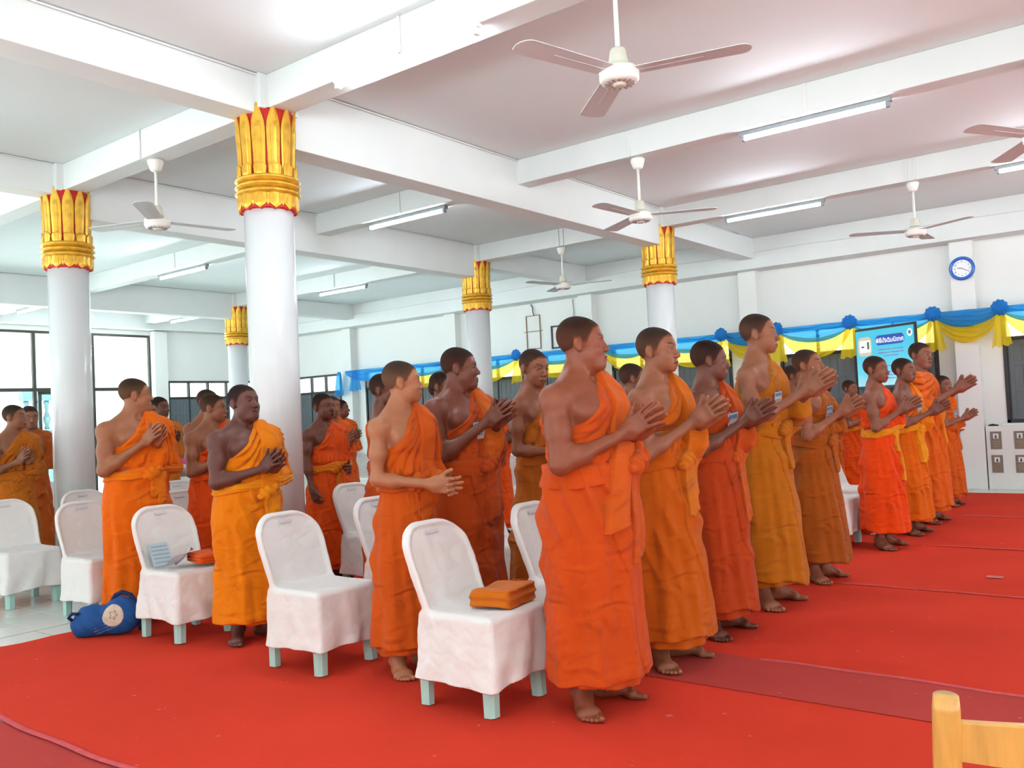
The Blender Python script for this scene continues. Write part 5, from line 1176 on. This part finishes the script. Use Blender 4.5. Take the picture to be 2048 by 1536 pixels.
person('g2', (-7.02, 4.02, ZT), 1.56, 'dark haired novice right behind the large monk', (143, 89, 65), (226, 84, 22), group=G3)
person('g1', (-8.7, 5.12, ZT), 1.65, 'distant monk in ochre robe near the shuttered corner window', (106, 64, 48), (206, 110, 26), group=G3)
person('g1', (-5.55, 8.98, Z), 1.66, 'distant monk with glasses between the two leading heads', (116, 67, 48), (206, 92, 24), group=G3, specs=True)
person('g1', (-3.30, 5.80, Z), 1.62, 'monk partly hidden behind the second front row monk', (133, 80, 57), (196, 92, 22), rz=20, group=G2)
person('g2', (-4.50, 8.70, Z), 1.63, 'face visible behind the second front row nose', (133, 82, 58), (206, 88, 22), group=G3)
person('g1', (-5.60, 10.9, Z), 1.69, 'dark haired head far behind, left of the deep rust robe', (110, 66, 48), (206, 88, 22), group=G3)
person('g2', (-3.32, 8.66, Z), 1.64, 'face seen just right of the tall monk', (143, 88, 61), (226, 100, 22), group=G2)
person('g1', (-3.34, 9.35, Z), 1.66, 'monk whose hair shows behind the lifted chin monk', (133, 80, 57), (226, 90, 22), group=G2)
person('g3', (-3.30, 10.2, Z), 1.58, 'dark novice clapping behind the monk with lifted chin', (91, 53, 41), (206, 96, 22), group=G2)
person('g2', (-3.30, 11.2, Z), 1.50, 'small novice beside the lit screen in red orange robe', (138, 84, 61), (236, 84, 18), sashcol=(232, 140, 24), group=G2)
person('g1', (-6.95, 8.25, ZT), 1.57, 'far novice behind the stout monk ear', (125, 77, 55), (222, 96, 24), group=G3)
person('g2', (-7.6, 9.15, ZT), 1.54, 'far small novice behind the clapping hands of the stout monk', (118, 72, 52), (222, 92, 24), group=G3)
person('g3', (-5.80, 7.20, Z), 1.455, 'low dark haired novice in front of the middle column', (106, 64, 46), (232, 90, 20), group=G3)
print('people', round(time.time() - T0, 1), 's')
# ---------------------------------------------------------------- cloth, bags and papers on seats and floor
def fold_cloth(loc, size, rz, col, label, fringe=False, layers=4, seed=1):
    lx, ly, lz = size; r = empty('folded_cloth', loc, math.radians(rz), label, 'cloth')
    def fn(p):
        x, y, z = p[:, 0], p[:, 1], p[:, 2]; top = lz * (0.82 + 0.18 * np.sin(x * 6 + seed) ** 2)
        w = 0.006 * wob(p, 26, seed); sx = lx - 0.012 * np.abs(np.sin(z / lz * math.pi * layers)); q = np.stack([np.abs(x) - sx + 0.02, np.abs(y) - ly + 0.02 - 0.010 * np.abs(np.sin(z / lz * math.pi * layers + 0.6)), np.abs(z - top / 2) - top / 2 + 0.012], 1)
        return np.sqrt((np.maximum(q, 0) ** 2).sum(1)) + np.minimum(q.max(1), 0) - 0.014 + w
    v, f, n = surface(fn, (-lx - 0.04, -ly - 0.04, -0.02), (lx + 0.04, ly + 0.04, lz + 0.05), 0.007); v[:, 2] -= v[:, 2].min()
    link('cloth_fold', npmesh('cloth_fold', v, f, True, n), ROBE, r, color=lin(col))
    if fringe:
        b = MB(); rnd = random.Random(3)
        for k in range(34):
            x = -lx * 0.2 + k * lx * 0.028 + rnd.uniform(-.004, .004); y = ly * 0.96 - 0.02; h = rnd.uniform(0.02, 0.05); b.tube([(x, y, lz * 0.75), (x + rnd.uniform(-.01, .01), y + 0.012, lz * 0.75 + h * 0.7), (x + rnd.uniform(-.018, .018), y + 0.02 + rnd.uniform(0, .01), lz * 0.75 + h * 0.6)], 0.0016, 5)
        b.build('fringe', ROBE, r, color=lin((206, 86, 24)))
    return r
fold_cloth((-2.51, 3.13, 0.438), (0.115, 0.125, 0.075), 8, (206, 108, 24), 'folded amber cloth with fringe lying on the closest chair seat', True, 2)
fold_cloth((-4.97, 3.20, 0.452), (0.13, 0.075, 0.055), -12, (236, 92, 16), 'bright orange folded cloth on the seat with the notebook', False, 3, 2)
nb = empty('notebook', (-5.10, 3.00, 0.452), math.radians(-8), 'pale grey lined notebook leaning against the chair back', 'notebook')
NBM = Matrix.Rotation(-0.62, 4, 'Y') @ Matrix.Scale(0.82, 4)
MB().box(-0.006, 0.006, -0.075, 0.075, 0.0, 0.20, ch=0.002, M=NBM).build('page_block', mat('notebook_paper', (176, 196, 204), 0.6), nb)
b = MB()
for k in range(5): b.box(0.006, 0.0072, -0.062, 0.062, 0.03 + k * 0.034, 0.0335 + k * 0.034, M=NBM)
b.build('ruled_lines', mat('notebook_ink', (96, 112, 124), 0.6), nb)
pp = empty('paper_sheet', (-5.04, 3.08, 0.44), math.radians(20), 'crumpled lilac white paper sheet between notebook and orange cloth', 'paper')
b = MB(); b.grid(lambda u, v: Vector(((v - 0.5) * 0.12 + 0.02 * math.sin(u * 5), (u - 0.5) * 0.15, 0.012 + v * 0.09 + 0.014 * math.sin(u * 6 + v * 4))), 12, 10); b.build('sheet', mat('lilac_paper', (206, 204, 216), 0.7), pp)

# ---- blue cloth bag slumped on the carpet edge
BAGB = mat('blue_bag_cloth', (20, 80, 146), 0.85, noise=0.12, nscale=9, bump=0.2, bscale=300); crease_relief(BAGB, 8, 0.5, (1, 1, 1), 0.012)
bag = empty('cloth_bag', (-5.52, 2.84, 0.0125), math.radians(37), 'slumped blue cloth bag with cream round emblem on the carpet edge', 'bag')
def bagf(p):
    d = d_ell(p, (-0.05, 0, 0.085), (0.15, 0.085, 0.085)); d = smin(d, d_ell(p, (0.10, 0.01, 0.12), (0.11, 0.08, 0.115)), 0.05); d = smin(d, d_ell(p, (-0.15, 0.0, 0.06), (0.07, 0.07, 0.065)), 0.04)
    d = smin(d, d_ell(p, (-0.10, 0.02, 0.15), (0.08, 0.05, 0.03)), 0.03)
    return smax(d - 0.010 * wob(p, 22, 2) - 0.005 * np.abs(np.sin(p[:, 0] * 30 + p[:, 2] * 34 + 2 * np.sin(p[:, 1] * 20))), 0.002 - p[:, 2], 0.006)
v, f, n = surface(bagf, (-0.26, -0.14, -0.01), (0.26, 0.14, 0.28), 0.008); link('bag_body', npmesh('bag_body', v, f, True, n), BAGB, bag)
def embf(p):
    c = A3(0.075, -0.08, 0.135); q = p - c; return smax(smax(bagf(p) - 0.0025, np.sqrt((q[:, 0] / 1.0) ** 2 + q[:, 2] ** 2 + (q[:, 1] * 0.2) ** 2) - 0.068, 0.003), p[:, 1] + 0.01, 0.003)
v, f, n = surface(embf, (-0.02, -0.14, 0.04), (0.17, 0.02, 0.24), 0.005); em_ = link('emblem', npmesh('emblem', v, f, True, n), mat('emblem_cream', (214, 196, 176), 0.8, noise=0.15, nscale=30), bag)
def motif(p):
    c = A3(0.078, -0.08, 0.14); q = p - c; a = np.arctan2(q[:, 2], q[:, 0]); r = np.sqrt(q[:, 0] ** 2 + q[:, 2] ** 2)
    return smax(smax(bagf(p) - 0.0042, np.abs(r - 0.020 - 0.007 * np.cos(a * 5)) - 0.0045, 0.002), p[:, 1] + 0.01, 0.003)
v, f, n = surface(motif, (0.03, -0.14, 0.09), (0.13, 0.02, 0.19), 0.004); link('emblem_motif', npmesh('emblem_motif', v, f, True, n), mat('emblem_brown', (168, 146, 118), 0.8), em_)
def lines(p):
    c = A3(0.0, -0.07, 0.055); q = p - c; u = q[:, 2] - 0.35 * q[:, 0]; k = np.abs(((u + 0.0105) % 0.021) - 0.0105) - 0.0035
    br = 0.004 * np.sin(q[:, 0] * 260) ; m_ = np.maximum(np.abs(u) - 0.030, np.abs(q[:, 0] - 0.03) - 0.075)
    return smax(smax(smax(bagf(p) - 0.0022, k + np.abs(br) * 0.6, 0.001), m_, 0.002), p[:, 1] + 0.01, 0.003)
v, f, n = surface(lines, (-0.06, -0.14, 0.0), (0.13, 0.02, 0.13), 0.004); link('print_lines', npmesh('print_lines', v, f, True, n), mat('bag_print', (150, 176, 204), 0.8), bag)
MB().tube([(0.02, 0.02, 0.20), (0.05, 0.02, 0.245), (0.09, 0.03, 0.262), (0.14, 0.04, 0.24), (0.19, 0.04, 0.17), (0.215, 0.03, 0.08), (0.20, 0.02, 0.02)], [0.012, 0.014, 0.015, 0.015, 0.016, 0.016, 0.012], 8).build('strap', mat('navy_strap', (20, 44, 96), 0.85), bag)
MB().tube([(-0.19, -0.04, 0.10), (-0.215, -0.055, 0.13), (-0.19, -0.06, 0.155), (-0.15, -0.05, 0.15)], 0.011, 8).build('strap', mat('navy_strap'), bag)
v, f, n = surface(lambda p: smax(d_ell(p, (0, 0, 0.07), (0.09, 0.12, 0.085)) - 0.008 * wob(p, 28, 1), -p[:, 2], 0.01), (-0.12, -0.15, -0.02), (0.12, 0.15, 0.18), 0.009)
tag(link('cloth_bag', npmesh('cloth_bag', v, f, True, n), BAGB, None, (-9.72, 4.32, 0.435)), 'dark blue bag lying on the chair left of the column', 'bag')

# ---- far table with bowls
tb = empty('serving_table', (-9.6, 6.1, 0.005), 0, 'low wooden table with bowls behind the rows at left', 'table')
WOOD0 = mat('table_wood', (150, 118, 86), 0.5, noise=0.15, nscale=12)
MB().box(-0.35, 0.35, -0.6, 0.6, 0.74, 0.78, ch=0.006).build('table_top', WOOD0, tb)
for sx in (-1, 1):
    for sy in (-1, 1): MB().box(sx * 0.30 - 0.025, sx * 0.30 + 0.025, sy * 0.54 - 0.025, sy * 0.54 + 0.025, 0, 0.74, ch=0.004).build('leg', WOOD0, tb)
def bowl(x, y, z, r, h, m_, name, label, cat='bowl'):
    tag(MB().lathe([(r * 0.55, 0), (r * 0.6, 0.004), (r * 0.8, h * 0.5), (r, h), (r * 0.96, h), (r * 0.74, h * 0.5), (r * 0.5, 0.012)], 28).build(name, m_, None, (x, y, z)), label, cat)
bowl(-9.38, 5.82, 0.786, 0.14, 0.09, mat('bowl_ceramic', (222, 226, 232), 0.25), 'serving_bowl', 'pale ceramic bowl on the low table')
bowl(-9.70, 6.0, 0.786, 0.15, 0.16, mat('pink_plastic', (232, 84, 176), 0.4), 'pink_basin', 'bright pink plastic basin on the low table', 'basin')
v, f, n = surface(lambda p: smax(d_ell(p, (0, 0, 0.12), (0.13, 0.14, 0.13)) - 0.018 * wob(p, 24, 4) - 0.006 * np.abs(wob(p, 60, 2)), -p[:, 2], 0.01), (-0.18, -0.2, -0.02), (0.18, 0.2, 0.3), 0.010)
tag(link('plastic_bag', npmesh('plastic_bag', v, f, True, n), mat('clear_plastic', (220, 222, 226), 0.2), None, (-9.74, 6.34, 0.786)), 'crumpled clear plastic bag on the low table', 'plastic bag')
v, f, n = surface(lambda p: smax(d_box(p, (0, 0, 0.07), (0.14, 0.12, 0.07), 0.02) - 0.01 * wob(p, 24, 4), -p[:, 2], 0.01), (-0.18, -0.18, -0.02), (0.18, 0.18, 0.2), 0.012)
tag(link('dark_tray_stack', npmesh('dark_tray_stack', v, f, True, n), mat('dark_trays', (70, 74, 78), 0.5), None, (-9.42, 6.30, 0.786)), 'stack of dark trays beside the plastic bag', 'tray stack')

# ---------------------------------------------------------------- wooden chair in the near right corner
PINE = mat('varnished_pine', (226, 168, 84), 0.32, noise=0.16, nscale=6, stretch=(9, 9, 1.2), coat=0.3)
wc = empty('wooden_chair', (-0.32, 1.48, 0.0115), math.atan2(0.6, 0.8), 'varnished pale wooden chair at the lower right corner', 'wooden chair')
W_ = 0.42
for sx in (0, 1):
    x = sx * W_; pts = [(x, 0.10, 0), (x, 0.085, 0.25), (x, 0.05, 0.45), (x, 0.012, 0.65), (x, 0.0, 0.80), (x, -0.002, 0.822)]
    MB().tube(pts, [0.019, 0.020, 0.0215, 0.0215, 0.0205, 0.0185], 18).build('back_post', PINE, wc)
    MB().tube([(x, 0.50, 0), (x, 0.50, 0.43)], [0.017, 0.020], 16).build('leg', PINE, wc)
def rail(z0, z1, bow, name, y0=0.0):
    b = MB(); N = 16; vs = []; fs = []
    for k in range(N + 1):
        t = k / N; x = 0.012 + (W_ - 0.024) * t; y = y0 - bow * math.sin(math.pi * t) + 0.002; zt = z1 - 0.0 * t
        for yy, zz in ((y - 0.009, z0 + 0.010 * (1 - math.sin(math.pi * t))), (y + 0.010, z0 + 0.010 * (1 - math.sin(math.pi * t))), (y + 0.010, zt - 0.002), (y + 0.006, zt), (y - 0.006, zt), (y - 0.009, zt - 0.003)): vs.append((x, yy, zz))
    for k in range(N):
        for i in range(6): j = (i + 1) % 6; fs.append((k * 6 + i, k * 6 + j, (k + 1) * 6 + j, (k + 1) * 6 + i))
    fs += [tuple(range(5, -1, -1)), tuple(N * 6 + i for i in range(6))]; b.add(vs, fs); b.build(name, PINE, wc)
rail(0.712, 0.782, 0.045, 'top_rail'); rail(0.50, 0.54, 0.03, 'lower_rail', 0.035)
for k in range(3):
    x = W_ * (k + 1) / 4; MB().box(x - 0.018, x + 0.018, -0.035, -0.024, 0.52, 0.72, ch=0.003).build('back_slat', PINE, wc)
MB().box(-0.01, W_ + 0.01, 0.05, 0.52, 0.43, 0.46, ch=0.008).build('seat', PINE, wc)
for sx in (0, 1): MB().tube([(sx * W_, 0.09, 0.2), (sx * W_, 0.5, 0.2)], 0.010, 10).build('stretcher', PINE, wc)
